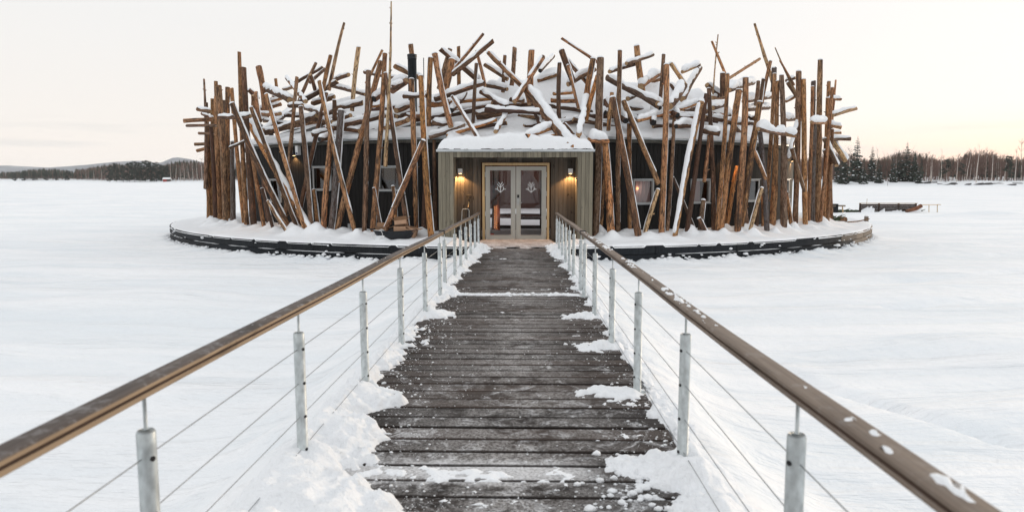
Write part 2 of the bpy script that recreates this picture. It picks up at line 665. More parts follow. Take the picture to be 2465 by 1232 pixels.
def dirty_mat():
    m, nt, b = new_mat('trodden_snow')
    k = N(nt)
    t = k.n('ShaderNodeTexCoord').outputs['Object']
    a = k.noise(t, 3.0, 5, .65)
    d = k.noise(t, 30.0, 4, .7)
    col = k.ramp(k.math('ADD', k.math('MULTIPLY', a, .6), k.math('MULTIPLY', d, .4)), [(.36, (.27, .22, .20)), (.5, (.47, .43, .42)), (.62, (.76, .75, .76))])
    k.link(col, b.inputs['Base Color'])
    setb(b, None, .8)
    k.bump(d, .6, .02, b)
    return m


M_DIRTY = dirty_mat()


def hill_mat():
    m, nt, b = new_mat('wooded_hills_under_snow')
    k = N(nt)
    t = k.n('ShaderNodeTexCoord').outputs['Object']
    a = k.noise(t, .0035, 5, .6)
    d = k.noise(t, .03, 4, .7)
    f = k.math('ADD', k.math('MULTIPLY', a, .75), k.math('MULTIPLY', d, .25))
    k.link(k.ramp(f, [(.46, (.105, .125, .155)), (.58, (.17, .19, .22)), (.64, (.66, .69, .73))]), b.inputs['Base Color'])  # blue-grey fade of distant air painted into the forest tones
    setb(b, None, .9)
    return m


M_HILL = hill_mat()
LOGS=[
(-12.53,26.70,1.37,-12.36,26.70,5.59,0.081,0.035,'w',0.0,'d','c','S','slim pole hanging outside the ring with its lower end cut in mid-air'),
(-12.45,26.71,-0.02,-12.47,27.06,4.73,0.075,0.074,'w',0.0,'c','c','S','leftmost of four, bare brown upright log at the shaded far end of the ring'),
(-12.39,26.79,-0.02,-12.51,27.14,4.69,0.069,0.060,'w',0.0,'c','c','S','thin bare brown upright log at the shaded far end of the ring'),
(-12.32,26.86,-0.02,-12.32,27.21,4.90,0.095,0.083,'w',0.0,'c','c','S','second from left, bare brown upright log at the shaded far end of the ring'),
(-11.40,24.96,-0.02,-11.54,25.31,3.75,0.073,0.064,'p',0.0,'c','c','S','purplish-brown upright log at the shaded far end of the ring'),
(-11.49,25.57,-0.02,-11.61,25.92,4.84,0.106,0.093,'w',0.0,'c','c','S','third from left, bare brown upright log at the shaded far end of the ring'),
(-12.08,27.13,-0.02,-12.22,27.48,5.61,0.083,0.072,'w',0.0,'c','c','S','rightmost of four, bare brown upright log at the shaded far end of the ring'),
(-10.83,24.51,-0.02,-10.98,24.86,5.06,0.099,0.111,'w',0.0,'c','c','S','stout bare brown upright log at the shaded far end of the ring'),
(-12.00,27.23,-0.02,-11.99,27.58,4.88,0.066,0.058,'g',0.0,'c','c','S','thin grey upright log at the shaded far end of the ring'),
(-11.10,25.42,-0.02,-11.04,25.77,5.15,0.078,0.089,'w',0.0,'c','c','S','leftmost of two, bare brown upright log near the shaded end of the ring'),
(-10.37,24.00,-0.02,-10.30,24.35,3.06,0.100,0.073,'g',1.0,'c','c','S','thick grey barkless log near the end of the ring'),
(-9.85,23.79,-0.02,-10.23,24.14,4.89,0.061,0.072,'w',0.0,'c','c','S','rightmost of two, bare brown upright log near the shaded end of the ring'),
(-9.36,22.84,-0.02,-9.52,23.19,5.97,0.084,0.058,'w',0.0,'c','c','S','tallest upright log of the far end of the ring by the dark gap'),
(-9.05,22.70,-0.02,-9.33,23.05,5.44,0.105,0.077,'b',0.0,'c','c','S','dark-barked upright log between shaded end and white wall unit'),
(-10.50,27.97,4.04,-10.85,28.34,6.32,0.134,0.124,'w',0.0,'c','c','V','thick bare stump sticking up beside a slanting dark ended log'),
(-11.10,28.27,4.16,-10.75,27.46,5.04,0.088,0.078,'w',0.2,'c','c','V','bare brown upright log on the shaded end of the roof'),
(-10.04,26.17,3.91,-10.32,26.64,5.06,0.082,0.076,'w',0.2,'c','c','V','bare brown steep left-leaning log on the shaded end of the roof'),
(-11.19,28.04,5.35,-10.89,28.32,4.98,0.097,0.090,'b',0.3,'c','c','R','leftmost of two, dark-barked slanting left-leaning log on the shaded end of the roof'),
(-7.19,21.05,-0.02,-9.06,21.40,4.08,0.093,0.082,'b',1.0,'c','c','S','leftmost of two, snowy-topped dark-barked steep left-leaning log in slanting cluster below white wall unit'),
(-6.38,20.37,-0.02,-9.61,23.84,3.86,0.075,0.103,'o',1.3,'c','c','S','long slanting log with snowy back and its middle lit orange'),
(-6.92,20.95,-0.02,-8.45,21.30,3.94,0.070,0.066,'b',1.2,'c','c','S','rightmost of two, snowy-topped dark-barked steep left-leaning log in slanting cluster below white wall unit'),
(-6.66,20.69,-0.02,-7.85,21.04,4.33,0.068,0.055,'w',1.2,'c','c','S','slim slanting log with snowy back crossing before the orange lit wall'),
(-8.42,22.03,-0.02,-8.98,22.38,2.96,0.067,0.054,'w',0.0,'c','c','S','bare brown steep left-leaning log between shaded end and white wall unit'),
(-8.66,23.02,-0.02,-8.95,23.37,2.14,0.070,0.062,'b',0.0,'c','c','S','dark-barked steep left-leaning log between shaded end and white wall unit'),
(-7.88,21.38,-0.02,-8.36,21.73,1.46,0.065,0.058,'p',0.4,'c','c','S','short reddish log leaning before the upright logs'),
(-7.08,20.53,-0.02,-7.86,20.88,1.10,0.058,0.051,'t',0.6,'c','c','S','short pale log lying aslant at the foot of the dark slanting logs'),
(-8.01,22.22,-0.02,-8.10,22.57,0.84,0.062,0.056,'b',0.0,'c','c','S','dark-barked upright log in slanting cluster below white wall unit'),
(-9.79,22.71,2.77,-9.24,23.01,3.05,0.047,0.045,'b',1.0,'c','c','P','short snowy branch stub poking out between upright logs'),
(-10.29,23.22,3.82,-8.76,22.05,3.76,0.072,0.065,'b',1.1,'d','c','P','level log with a black end jutting across the upright ring logs'),
(-12.33,26.00,4.37,-11.74,25.80,4.26,0.081,0.076,'w',1.0,'d','c','P','snowy-topped bare brown level black-ended log at the shaded end of the ring'),
(-12.44,26.60,4.26,-11.87,26.20,4.04,0.070,0.066,'b',0.6,'d','c','P','thin dark-barked slanting left-leaning black-ended log at the shaded end of the ring'),
(-13.00,26.20,3.95,-11.87,26.20,3.99,0.079,0.075,'w',0.0,'c','c','P','bare brown level log at the shaded end of the ring'),
(-12.59,25.60,3.73,-11.16,25.00,3.67,0.055,0.051,'w',0.0,'c','c','P','slim level log jutting out below a thicker one at the ring end'),
(-12.62,26.60,3.52,-11.65,26.00,3.45,0.058,0.053,'w',0.0,'c','c','P','rightmost of three, thin bare brown level log at the shaded end of the ring'),
(-12.91,26.80,3.10,-12.48,26.80,3.12,0.065,0.061,'w',0.0,'c','c','P','leftmost of three, thin bare brown level log at the shaded end of the ring'),
(-12.92,27.00,2.86,-12.49,27.00,2.96,0.068,0.065,'w',0.0,'c','c','P','second from left, thin bare brown level log at the shaded end of the ring'),
(-10.26,28.84,5.02,-10.33,28.78,5.89,0.069,0.063,'w',0.0,'c','c','V','thin bare brown steep left-leaning log on roof over slanting cluster'),
(-8.45,24.92,4.50,-10.61,28.54,5.55,0.125,0.143,'b',0.7,'c','d','R','thick dark log with a black end slanting up on the roof'),
(-7.47,23.62,4.37,-9.11,26.57,5.61,0.079,0.081,'w',0.7,'c','c','V','bare brown slanting left-leaning log on roof over slanting cluster'),
(-7.87,22.18,-0.02,-7.38,22.53,5.03,0.070,0.060,'w',0.0,'c','c','S','bare brown upright log in slanting cluster below white wall unit'),
(-8.27,25.20,4.44,-7.57,25.29,5.95,0.060,0.055,'w',0.7,'c','c','V','thin bare brown steep right-leaning log on roof over white wall unit'),
(-8.50,25.67,5.26,-7.46,25.76,5.87,0.064,0.059,'b',0.4,'c','c','V','thin dark-barked slanting right-leaning log on roof over white wall unit'),
(-7.89,25.44,5.24,-7.33,25.62,5.79,0.064,0.059,'w',0.3,'c','c','V','thin bare brown slanting right-leaning log on roof over white wall unit'),
(-7.28,24.10,4.84,-7.27,23.54,5.26,0.066,0.059,'b',0.4,'c','c','V','dark-barked steep left-leaning log on roof over white wall unit'),
(-6.95,23.70,4.55,-6.75,24.28,6.02,0.073,0.069,'w',0.4,'c','c','V','bare brown steep right-leaning log on roof over white wall unit'),
(-6.87,24.24,4.84,-6.24,24.39,7.13,0.078,0.043,'t',0.0,'c','c','V','tall thin knotty pole leaning skyward, taller of the pair'),
(-7.51,27.08,5.51,-6.28,24.84,5.46,0.090,0.076,'b',0.7,'c','c','R','rightmost of two, dark-barked slanting right-leaning log on roof over pale curtained window'),
(-7.83,24.16,4.40,-6.56,24.30,5.16,0.089,0.082,'b',0.7,'c','c','R','dark log slanting up to a snow covered cut end'),
(-4.86,19.71,-0.02,-6.36,21.50,4.76,0.065,0.059,'w',1.2,'c','c','S','long slim log with snowy back slanting down to foot of bare wall'),
(-7.46,27.02,5.37,-5.29,23.18,4.54,0.090,0.071,'b',0.8,'c','c','R','leftmost of two, snowy-topped dark-barked level log on roof over pale curtained window'),
(-5.92,21.50,3.56,-5.90,21.48,4.19,0.072,0.066,'b',0.4,'c','c','R','dark-barked upright log on roof over pale curtained window'),
(-5.90,20.47,-0.02,-5.58,21.21,3.83,0.095,0.099,'g',1.0,'c','c','S','thick grey barkless log leaning beside the window with pale curtain'),
(-6.25,20.98,2.95,-5.95,21.39,3.06,0.081,0.078,'b',1.5,'d','c','P','short snowy log poking out over eave with a black end'),
(-6.76,21.85,3.15,-6.26,22.13,3.30,0.073,0.071,'b',1.0,'c','c','P','snowy-topped dark-barked level log on the shaded half of the front'),
(-6.48,20.65,-0.02,-7.11,22.01,4.04,0.078,0.076,'w',0.5,'c','c','S','leftmost of two, bare brown upright log beside the pale curtained window'),
(-7.72,22.64,4.14,-7.12,22.20,4.10,0.076,0.068,'b',0.9,'d','c','R','snowy-topped dark-barked level black-ended log on roof over slanting cluster'),
(-9.08,23.84,3.42,-9.84,29.16,4.64,0.103,0.115,'b',0.5,'c','c','R','stout dark-barked slanting right-leaning log on roof over slanting cluster'),
(-8.90,23.66,3.35,-6.76,22.56,3.80,0.108,0.094,'b',0.6,'c','c','R','stout dark-barked level log on roof over slanting cluster'),
(-10.94,28.26,4.43,-8.78,24.80,4.09,0.088,0.071,'w',0.7,'c','c','R','bare brown level log on the shaded end of the roof'),
(-10.85,28.34,4.19,-9.20,25.30,3.88,0.078,0.064,'b',0.8,'c','c','R','thin snowy-topped dark-barked level log on the shaded end of the roof'),
(-7.66,23.90,4.21,-6.26,21.90,3.80,0.086,0.072,'w',0.8,'c','c','R','snowy-topped bare brown level log on roof over white wall unit'),
(-7.60,23.94,3.89,-6.15,22.14,3.58,0.080,0.068,'b',0.7,'c','c','R','dark-barked level log on roof over white wall unit'),
(-7.58,24.74,4.45,-6.68,24.36,4.60,0.092,0.083,'b',1.0,'d','c','R','snowy-topped dark-barked level black-ended log on roof over white wall unit'),
(-6.27,23.02,4.08,-5.36,22.96,4.28,0.091,0.083,'b',1.0,'c','c','R','rightmost of two, snowy-topped dark-barked level log on roof over pale curtained window'),
(-6.00,21.54,3.32,-4.32,21.38,3.73,0.095,0.087,'b',1.0,'c','c','R','stout snowy-topped dark-barked level log on roof over pale curtained window'),
(-10.89,28.32,4.58,-10.18,28.90,4.88,0.091,0.086,'w',1.1,'c','c','R','snowy-topped bare brown level log on the shaded end of the roof'),
(-10.54,28.60,4.90,-10.07,29.00,5.15,0.085,0.080,'w',0.9,'c','c','R','snowy-topped bare brown level log on roof over slanting cluster'),
(-10.11,28.96,5.44,-9.75,29.22,5.60,0.083,0.077,'b',0.5,'c','c','R','rightmost of two, dark-barked level log on roof over slanting cluster'),
(-10.46,28.68,5.11,-10.07,29.00,5.21,0.079,0.073,'b',0.5,'c','c','R','leftmost of two, dark-barked level log on roof over slanting cluster'),
(-7.34,21.74,-0.02,-6.32,22.09,4.49,0.069,0.066,'b',0.6,'c','c','S','dark-barked steep right-leaning log in slanting cluster below white wall unit'),
(-6.08,20.45,-0.02,-5.93,21.16,3.35,0.090,0.079,'w',0.0,'c','c','S','rightmost of two, bare brown upright log beside the pale curtained window'),
(-6.36,21.15,-0.02,-6.72,21.70,1.41,0.067,0.058,'w',0.8,'c','c','S','short log stub leaning under the pale curtained window'),
(-5.74,20.62,-0.02,-4.40,21.27,5.33,0.091,0.081,'w',0.5,'c','c','S','bare brown steep right-leaning log beside the pale curtained window'),
(-4.71,19.87,-0.02,-4.66,20.97,4.99,0.070,0.075,'w',0.2,'c','c','S','leftmost of two, bare brown upright log between pale curtained window and black sled'),
(-5.82,23.38,4.03,-5.50,23.19,6.10,0.073,0.077,'t',0.3,'c','c','V','pale upright log on roof over pale curtained window'),
(-4.47,19.84,-0.02,-4.20,20.96,5.47,0.087,0.074,'w',0.3,'c','c','S','rightmost of two, bare brown upright log between pale curtained window and black sled'),
(-5.12,22.43,4.81,-4.63,22.75,5.92,0.045,0.042,'w',0.8,'c','c','V','thin snowy-topped bare brown slanting right-leaning log on roof beside the tallest pole'),
(-4.07,20.13,2.11,-3.93,20.66,6.93,0.063,0.021,'t',0.3,'c','c','S','tallest thin pole of all ending above the small window'),
(-3.30,19.46,-0.02,-4.13,20.75,4.88,0.078,0.057,'b',1.1,'c','c','S','snowy-topped dark-barked steep left-leaning log behind the black sled'),
(-3.45,23.36,5.11,-4.41,23.70,5.57,0.091,0.085,'w',1.3,'c','c','R','snowy-topped bare brown slanting left-leaning log on roof around the black flue'),
(-5.82,25.34,5.60,-4.37,23.94,5.19,0.069,0.060,'b',1.1,'d','c','R','snowy-topped dark-barked level black-ended log on roof beside the tallest pole'),
(-4.38,22.92,4.63,-3.79,22.48,4.93,0.114,0.103,'w',2.0,'c','c','R','stout snow-laden bare brown slanting right-leaning log on roof around the black flue'),
(-3.87,24.60,4.56,-4.08,24.70,6.46,0.094,0.086,'w',0.5,'c','c','V','stub of log showing its snowy top over flue'),
(-3.13,19.72,-0.02,-3.37,20.80,4.71,0.067,0.081,'w',0.7,'c','c','S','bare brown upright log between black sled and porch'),
(-3.59,20.56,4.18,-2.87,20.38,4.18,0.066,0.062,'b',1.6,'d','d','P','short level log with black ends and thick snow hung between uprights'),
(-2.58,18.90,-0.02,-3.00,19.99,4.70,0.092,0.076,'o',1.0,'c','c','S','smooth orange log, stoutest one beside the porch'),
(-2.83,20.37,3.30,-2.74,20.46,5.28,0.080,0.075,'w',0.6,'c','c','V','bare brown upright log on roof around the black flue'),
(-2.11,20.03,3.26,-2.66,20.64,5.40,0.079,0.093,'w',1.1,'c','c','V','stout snowy-topped bare brown steep left-leaning log on roof over shovel side of porch'),
(-3.95,21.28,3.84,-3.51,21.62,4.07,0.094,0.088,'b',1.0,'c','c','R','stout snowy-topped dark-barked level log on roof around the black flue'),
(-4.90,22.02,4.06,-4.54,21.82,4.04,0.058,0.053,'o',0.5,'c','c','R','thin orange-brown level log on roof beside the tallest pole'),
(-3.95,21.36,3.67,-3.46,21.62,3.87,0.076,0.071,'b',0.7,'c','c','R','leftmost of two, dark-barked level log on roof around the black flue'),
(-2.71,20.36,3.40,-2.12,20.26,3.35,0.083,0.076,'b',1.5,'c','c','R','snow-laden dark-barked level log on roof over shovel side of porch'),
(-4.53,20.88,4.11,-3.97,22.38,4.83,0.097,0.104,'b',0.8,'d','c','R','stout snowy-topped dark-barked slanting right-leaning black-ended log on roof beside the tallest pole'),
(-2.85,21.60,4.04,-2.25,21.64,4.12,0.077,0.071,'o',1.0,'c','c','R','rightmost of two, snowy-topped orange-brown level log on roof over shovel side of porch'),
(-4.03,19.18,-0.02,-2.86,19.36,2.84,0.077,0.067,'w',1.1,'c','c','S','log leaning steeply across the window behind the black sled'),
(-4.00,19.33,-0.02,-4.36,19.77,1.49,0.052,0.046,'b',1.1,'c','c','S','short dark branchy log leaning left of black sled'),
(-3.69,19.66,-0.02,-3.86,20.04,1.54,0.060,0.053,'w',1.0,'c','c','S','short upright stub with a round snow cap before the window'),
(-2.90,19.67,-0.02,-2.88,20.14,2.19,0.091,0.077,'p',0.3,'c','c','S','stout purplish-brown upright log between black sled and porch'),
(-2.57,19.81,-0.02,-2.67,20.45,2.90,0.063,0.056,'b',0.0,'c','c','S','dark-barked upright log between black sled and porch'),
(-2.81,20.38,2.98,-1.73,20.20,3.31,0.068,0.062,'b',2.0,'d','c','R','log under a thick snow pillow at the porch roof corner'),
(-2.29,20.28,3.02,-0.80,20.12,3.47,0.053,0.048,'o',1.3,'c','c','R','thin snowy-topped orange-brown level log on roof over porch doors'),
(-2.76,22.30,4.61,-2.34,22.21,5.85,0.079,0.072,'w',0.5,'c','c','V','bare brown steep right-leaning log on roof over shovel side of porch'),
(-2.11,22.58,4.52,-2.14,22.58,6.00,0.062,0.056,'w',0.2,'c','c','V','bare brown upright log on roof over shovel side of porch'),
(-2.50,21.30,4.15,-2.27,21.59,5.42,0.111,0.103,'w',0.6,'c','c','V','stout short bare log stub standing in the pile above porch corner'),
(-1.43,22.37,4.87,-2.62,21.66,5.72,0.082,0.073,'b',1.3,'c','c','V','snowy-topped dark-barked slanting left-leaning log on roof over shovel side of porch'),
(-2.26,21.80,5.09,-1.32,22.26,6.32,0.049,0.046,'w',1.1,'c','c','V','slim snowy log slanting up to the highest point above the porch'),
(-2.19,21.17,4.90,-0.92,20.82,5.82,0.073,0.065,'b',0.8,'c','c','V','long log slanting up to a white snow coated end above the porch'),
(-1.24,21.84,4.63,-1.50,21.87,5.73,0.052,0.047,'w',1.2,'c','c','V','thin snowy-topped bare brown steep left-leaning log on roof over porch doors'),
(-0.01,21.19,4.51,-1.14,21.44,5.59,0.065,0.060,'w',1.2,'c','c','V','snowy-topped bare brown slanting left-leaning log on roof over porch doors'),
(-0.54,22.58,4.94,-1.31,22.86,5.47,0.067,0.062,'w',2.0,'c','c','V','snow-laden bare brown slanting left-leaning log on roof over porch doors'),
(-0.70,22.61,4.55,-0.63,22.61,5.71,0.062,0.056,'b',0.8,'c','c','V','rightmost of two, snowy-topped dark-barked upright log on roof over porch doors'),
(-0.42,22.00,4.68,-0.30,22.00,5.84,0.076,0.069,'w',1.0,'c','c','V','snowy-topped bare brown steep right-leaning log on roof over porch doors'),
(-1.51,20.27,3.39,-1.40,20.46,5.11,0.053,0.050,'b',1.0,'c','c','V','leftmost of two, snowy-topped dark-barked upright log on roof over porch doors'),
(-2.66,20.48,4.11,-1.19,20.78,4.57,0.078,0.072,'b',1.2,'c','c','R','long level log with a ridge of snow above the porch corner'),
(-1.19,19.01,2.67,-2.12,20.34,4.16,0.048,0.048,'w',1.3,'c','c','R','slim snowy backed log slanting down onto the porch roof snow'),
(-0.50,20.12,3.84,-1.33,20.98,4.36,0.069,0.066,'b',1.4,'d','c','R','snowy-topped dark-barked slanting left-leaning black-ended log on roof over porch doors'),
(-1.24,22.58,4.76,-0.55,22.20,4.60,0.070,0.063,'b',1.6,'c','c','R','snow-laden dark-barked level log on roof over porch doors'),
(-2.04,21.48,4.12,-1.02,21.64,4.25,0.059,0.054,'o',1.3,'c','c','R','snowy-topped orange-brown level log on roof over porch doors'),
(-2.91,21.40,4.03,-2.34,21.46,4.13,0.092,0.085,'o',1.0,'c','c','R','leftmost of two, snowy-topped orange-brown level log on roof over shovel side of porch'),
(-1.15,20.14,3.77,0.55,20.14,3.65,0.067,0.062,'p',1.4,'c','c','R','long dark straight log lying level in the middle above the porch'),
(-0.80,19.26,3.07,-0.56,20.40,3.66,0.067,0.067,'w',0.6,'c','c','R','bare brown slanting right-leaning log on roof over porch doors'),
(-1.45,20.56,3.65,-0.88,20.74,3.76,0.086,0.079,'b',1.2,'c','c','R','leftmost of four, snowy-topped dark-barked level log on roof over porch doors'),
(-2.14,20.26,3.74,-1.89,21.84,4.46,0.080,0.086,'b',1.2,'d','c','R','snowy-topped dark-barked slanting right-leaning black-ended log on roof over shovel side of porch'),
(0.18,22.01,4.60,0.22,22.01,5.76,0.104,0.095,'w',0.5,'c','c','V','thick upright stump above the porch middle, flat topped'),
(-0.29,20.12,3.96,0.55,21.62,5.49,0.076,0.075,'w',0.7,'c','c','R','stout log slanting up rightward from the pile above the door'),
(0.49,22.46,5.21,0.97,24.06,5.93,0.069,0.074,'b',1.2,'d','c','R','snowy-topped dark-barked slanting right-leaning black-ended log on roof just past the porch doors'),
(0.43,22.94,4.95,1.07,23.02,5.16,0.065,0.060,'w',1.2,'c','c','R','snowy-topped bare brown level log on roof just past the porch doors'),
(1.00,20.16,3.50,1.01,20.27,5.09,0.065,0.061,'b',0.8,'c','c','V','upright knotty log over porch with bark peeling'),
(1.52,21.59,4.70,1.15,21.89,5.73,0.097,0.090,'b',0.8,'c','c','V','stout snowy-topped dark-barked steep left-leaning log on roof over porch end'),
(1.58,20.34,3.80,1.27,20.70,5.09,0.046,0.044,'w',1.3,'c','c','R','thin snowy-topped bare brown steep left-leaning log on roof over porch end'),
(2.05,22.49,4.78,1.34,22.73,5.62,0.066,0.062,'b',1.6,'c','c','V','snow-laden dark-barked slanting left-leaning log on roof over porch end'),
(2.43,22.33,5.36,1.17,22.30,6.19,0.047,0.043,'w',0.7,'c','c','V','thin pole slanting skyward, highest over porch corner'),
(1.92,22.02,4.07,2.15,22.07,5.51,0.099,0.091,'w',1.0,'c','c','V','stout snowy-topped bare brown steep right-leaning log on roof over porch end'),
(1.35,21.96,4.72,2.27,22.62,5.25,0.078,0.074,'b',2.0,'c','d','R','snow-laden dark-barked slanting right-leaning black-ended log on roof over porch end'),
(1.80,20.37,3.44,2.16,20.85,4.80,0.068,0.065,'o',1.0,'c','c','R','snowy-topped orange-brown steep right-leaning log on roof over porch end'),
(1.22,18.98,2.69,-0.02,20.80,4.45,0.097,0.101,'b',2.0,'c','c','R','big log under heavy snow slanting down to the porch roof edge'),
(1.10,20.18,3.36,1.43,20.22,3.01,0.077,0.071,'b',0.5,'c','c','R','dark-barked slanting left-leaning log on roof over porch end'),
(1.48,19.09,2.94,1.87,20.99,4.23,0.068,0.071,'t',2.2,'c','c','R','snow laden log showing its pale round cut end over porch roof'),
(1.29,18.94,2.60,1.55,19.22,3.01,0.059,0.057,'o',0.2,'c','c','R','orange-brown slanting right-leaning log on roof over porch end'),
(0.05,18.98,2.91,0.92,19.85,3.28,0.072,0.072,'o',1.7,'d','c','R','black ended log under snow lying on the porch roof'),
(0.39,19.12,2.88,0.94,19.56,2.99,0.059,0.058,'o',0.5,'c','c','R','orange-brown level log on roof just past the porch doors'),
(0.16,21.28,4.03,0.03,21.64,4.52,0.068,0.064,'w',0.4,'c','c','R','bare brown steep left-leaning log on roof just past the porch doors'),
(0.79,20.84,4.09,1.57,20.92,4.09,0.077,0.071,'o',1.8,'d','c','R','snow-laden orange-brown level black-ended log on roof over porch end'),
(0.89,21.62,4.38,1.51,21.86,4.45,0.056,0.052,'o',1.5,'c','c','R','thin snow-laden orange-brown level log on roof over porch end'),
(0.46,20.14,3.31,0.35,20.58,3.68,0.089,0.083,'p',0.3,'c','c','R','stout purplish-brown steep left-leaning log on roof just past the porch doors'),
(1.77,19.36,2.85,2.36,19.56,2.81,0.072,0.069,'o',3.2,'c','c','P','short level log topped by a big block of snow beside porch'),
(-0.44,21.66,4.22,-0.01,21.46,4.13,0.072,0.066,'b',1.0,'c','c','R','rightmost of four, snowy-topped dark-barked level log on roof over porch doors'),
(-1.01,21.38,4.07,-0.68,21.42,4.10,0.063,0.059,'b',1.4,'c','c','R','third from left, snowy-topped dark-barked level log on roof over porch doors'),
(2.01,19.40,-0.02,2.26,20.57,5.27,0.096,0.104,'w',0.9,'c','c','S','stout upright log just beside the porch with round snow cap'),
(2.45,19.17,-0.02,2.29,19.75,2.85,0.105,0.094,'o',0.8,'c','c','S','stout bare orange log standing under the snow block beside the porch'),
(2.21,19.94,-0.02,2.32,20.45,2.26,0.060,0.054,'w',0.0,'c','c','S','bare brown upright log just beyond the porch lamp'),
(2.72,19.74,-0.02,2.82,20.97,5.54,0.069,0.066,'w',0.9,'c','c','S','snowy-topped bare brown upright log near the lit window'),
(2.44,20.19,3.16,2.56,20.53,4.27,0.062,0.060,'w',0.4,'c','c','V','bare brown upright log on roof just beyond the porch'),
(3.27,19.26,-0.02,2.51,19.96,4.06,0.100,0.080,'b',1.2,'c','c','S','thick rough barked log slanting across the lit window beside porch'),
(3.85,19.85,1.60,2.97,20.74,4.07,0.069,0.076,'w',1.3,'c','c','S','slanting log ending in mid-air over lit window'),
(3.11,20.05,-0.02,3.15,20.80,3.40,0.058,0.072,'w',0.2,'c','c','S','bare brown upright log near the lit window'),
(2.99,20.54,3.47,2.57,22.08,4.19,0.093,0.099,'b',1.8,'d','c','R','stout snow-laden dark-barked slanting left-leaning black-ended log on roof just beyond the porch'),
(3.89,22.97,4.40,3.65,22.87,6.05,0.100,0.091,'w',1.0,'c','c','V','tall stout log standing highest behind the pile right of the porch'),
(3.23,22.31,5.40,4.24,23.24,5.83,0.063,0.060,'w',1.0,'c','c','V','snowy-topped bare brown level log on roof over lit window'),
(2.70,22.26,5.12,3.79,23.22,5.58,0.068,0.065,'b',1.3,'c','c','R','snowy-topped dark-barked level log on roof just beyond the porch'),
(2.59,22.10,4.96,3.98,20.94,3.99,0.094,0.082,'b',1.6,'c','c','R','long dark log slanting down rightward under thick snow'),
(3.79,22.82,4.70,4.70,24.60,5.48,0.110,0.109,'w',1.4,'c','c','R','stout snowy-topped bare brown slanting right-leaning log on roof over lit window'),
(4.47,24.74,5.15,4.93,25.04,5.32,0.070,0.065,'w',1.5,'c','c','R','snow-laden bare brown level log on roof over lit window'),
(4.45,24.40,4.86,4.91,25.04,5.09,0.072,0.068,'b',1.3,'c','c','R','snowy-topped dark-barked slanting right-leaning log on roof over lit window'),
(3.32,22.48,4.32,3.74,23.14,4.55,0.077,0.073,'b',0.8,'c','c','R','snowy-topped dark-barked slanting right-leaning log on roof just beyond the porch'),
(3.35,20.64,3.46,5.47,21.94,4.13,0.056,0.055,'o',3.0,'c','c','R','long level slim log carrying a wall of snow above two windows'),
(4.06,20.88,3.85,3.50,22.38,4.57,0.072,0.077,'b',1.2,'d','c','R','snowy-topped dark-barked slanting left-leaning black-ended log on roof over lit window'),
(3.85,20.82,3.42,4.12,22.33,4.14,0.099,0.106,'b',1.2,'d','c','R','stout snowy-topped dark-barked upright black-ended log on roof over lit window'),
(4.49,23.14,4.11,4.58,23.19,5.83,0.063,0.058,'w',0.9,'c','c','V','snowy-topped bare brown upright log on roof over lit window'),
(3.97,19.79,-0.02,4.23,21.03,5.14,0.089,0.082,'w',0.9,'c','c','S','stout straight log standing between the lit window and pink one'),
(4.26,20.42,-0.02,4.64,21.48,3.99,0.052,0.058,'w',0.3,'c','c','S','bare brown upright log between lit window and pink window'),
(4.44,20.38,3.28,5.26,21.51,3.44,0.075,0.075,'b',1.7,'d','c','P','black ended snowy log poking out over eave near white log'),
(3.39,19.50,-0.02,3.87,19.97,1.45,0.061,0.062,'t',1.3,'c','c','S','short log with snowy back leaning under the lit window'),
(5.30,20.98,-0.02,4.54,21.05,1.81,0.053,0.047,'b',0.8,'c','c','S','thin snowy-topped dark-barked steep left-leaning log by the pink curtained window'),
(5.38,23.35,4.83,4.84,23.33,5.57,0.074,0.068,'t',1.4,'c','c','V','snowy-topped pale slanting left-leaning log on roof over white plastered log'),
(5.35,23.87,5.37,6.07,24.40,5.68,0.065,0.061,'t',2.2,'c','c','V','snow-laden pale level log on roof over white plastered log'),
(5.22,23.10,4.40,6.30,25.44,5.72,0.109,0.110,'w',0.6,'c','c','R','stout bare brown slanting right-leaning log on roof over white plastered log'),
(4.35,21.00,3.95,5.12,22.32,4.69,0.119,0.116,'b',1.2,'c','c','R','thick dark log slanting up to a broad snow covered cut end'),
(5.20,25.24,5.14,5.40,24.86,4.89,0.083,0.076,'b',1.2,'c','c','R','snowy-topped dark-barked slanting left-leaning log on roof over white plastered log'),
(6.50,24.14,4.65,6.77,24.73,6.77,0.028,0.020,'t',0.0,'c','c','V','thinnest upright pole crossing another thin pole against the sky'),
(7.17,24.34,4.79,6.50,24.49,6.50,0.057,0.037,'w',0.0,'c','c','V','thin bare brown steep left-leaning log on roof over pink curtained window'),
(6.95,24.14,5.15,9.70,29.08,6.66,0.051,0.055,'w',0.0,'c','c','V','slim bare pole slanting low against the sky away from porch'),
(6.87,24.28,4.58,6.83,24.25,5.38,0.092,0.084,'b',0.8,'c','c','V','snowy-topped dark-barked upright log on roof over pink curtained window'),
(5.77,20.54,-0.02,6.38,22.11,5.03,0.072,0.062,'w',0.6,'c','c','S','bare brown upright log by the pink curtained window'),
(6.87,23.60,4.74,9.50,29.24,5.71,0.095,0.108,'b',1.6,'c','c','R','stout snow-laden dark-barked level log on roof over pink curtained window'),
(6.51,20.89,-0.02,6.64,21.24,4.80,0.106,0.092,'w',0.6,'c','c','S','stout straight log standing beyond the pink curtained window'),
(5.92,20.62,-0.02,6.79,22.26,4.56,0.092,0.100,'w',0.3,'c','c','S','stout bare brown steep right-leaning log by the pink curtained window'),
(6.33,24.36,5.00,6.88,24.76,4.68,0.086,0.081,'b',1.8,'c','c','R','snow-laden dark-barked slanting left-leaning log on roof over pink curtained window'),
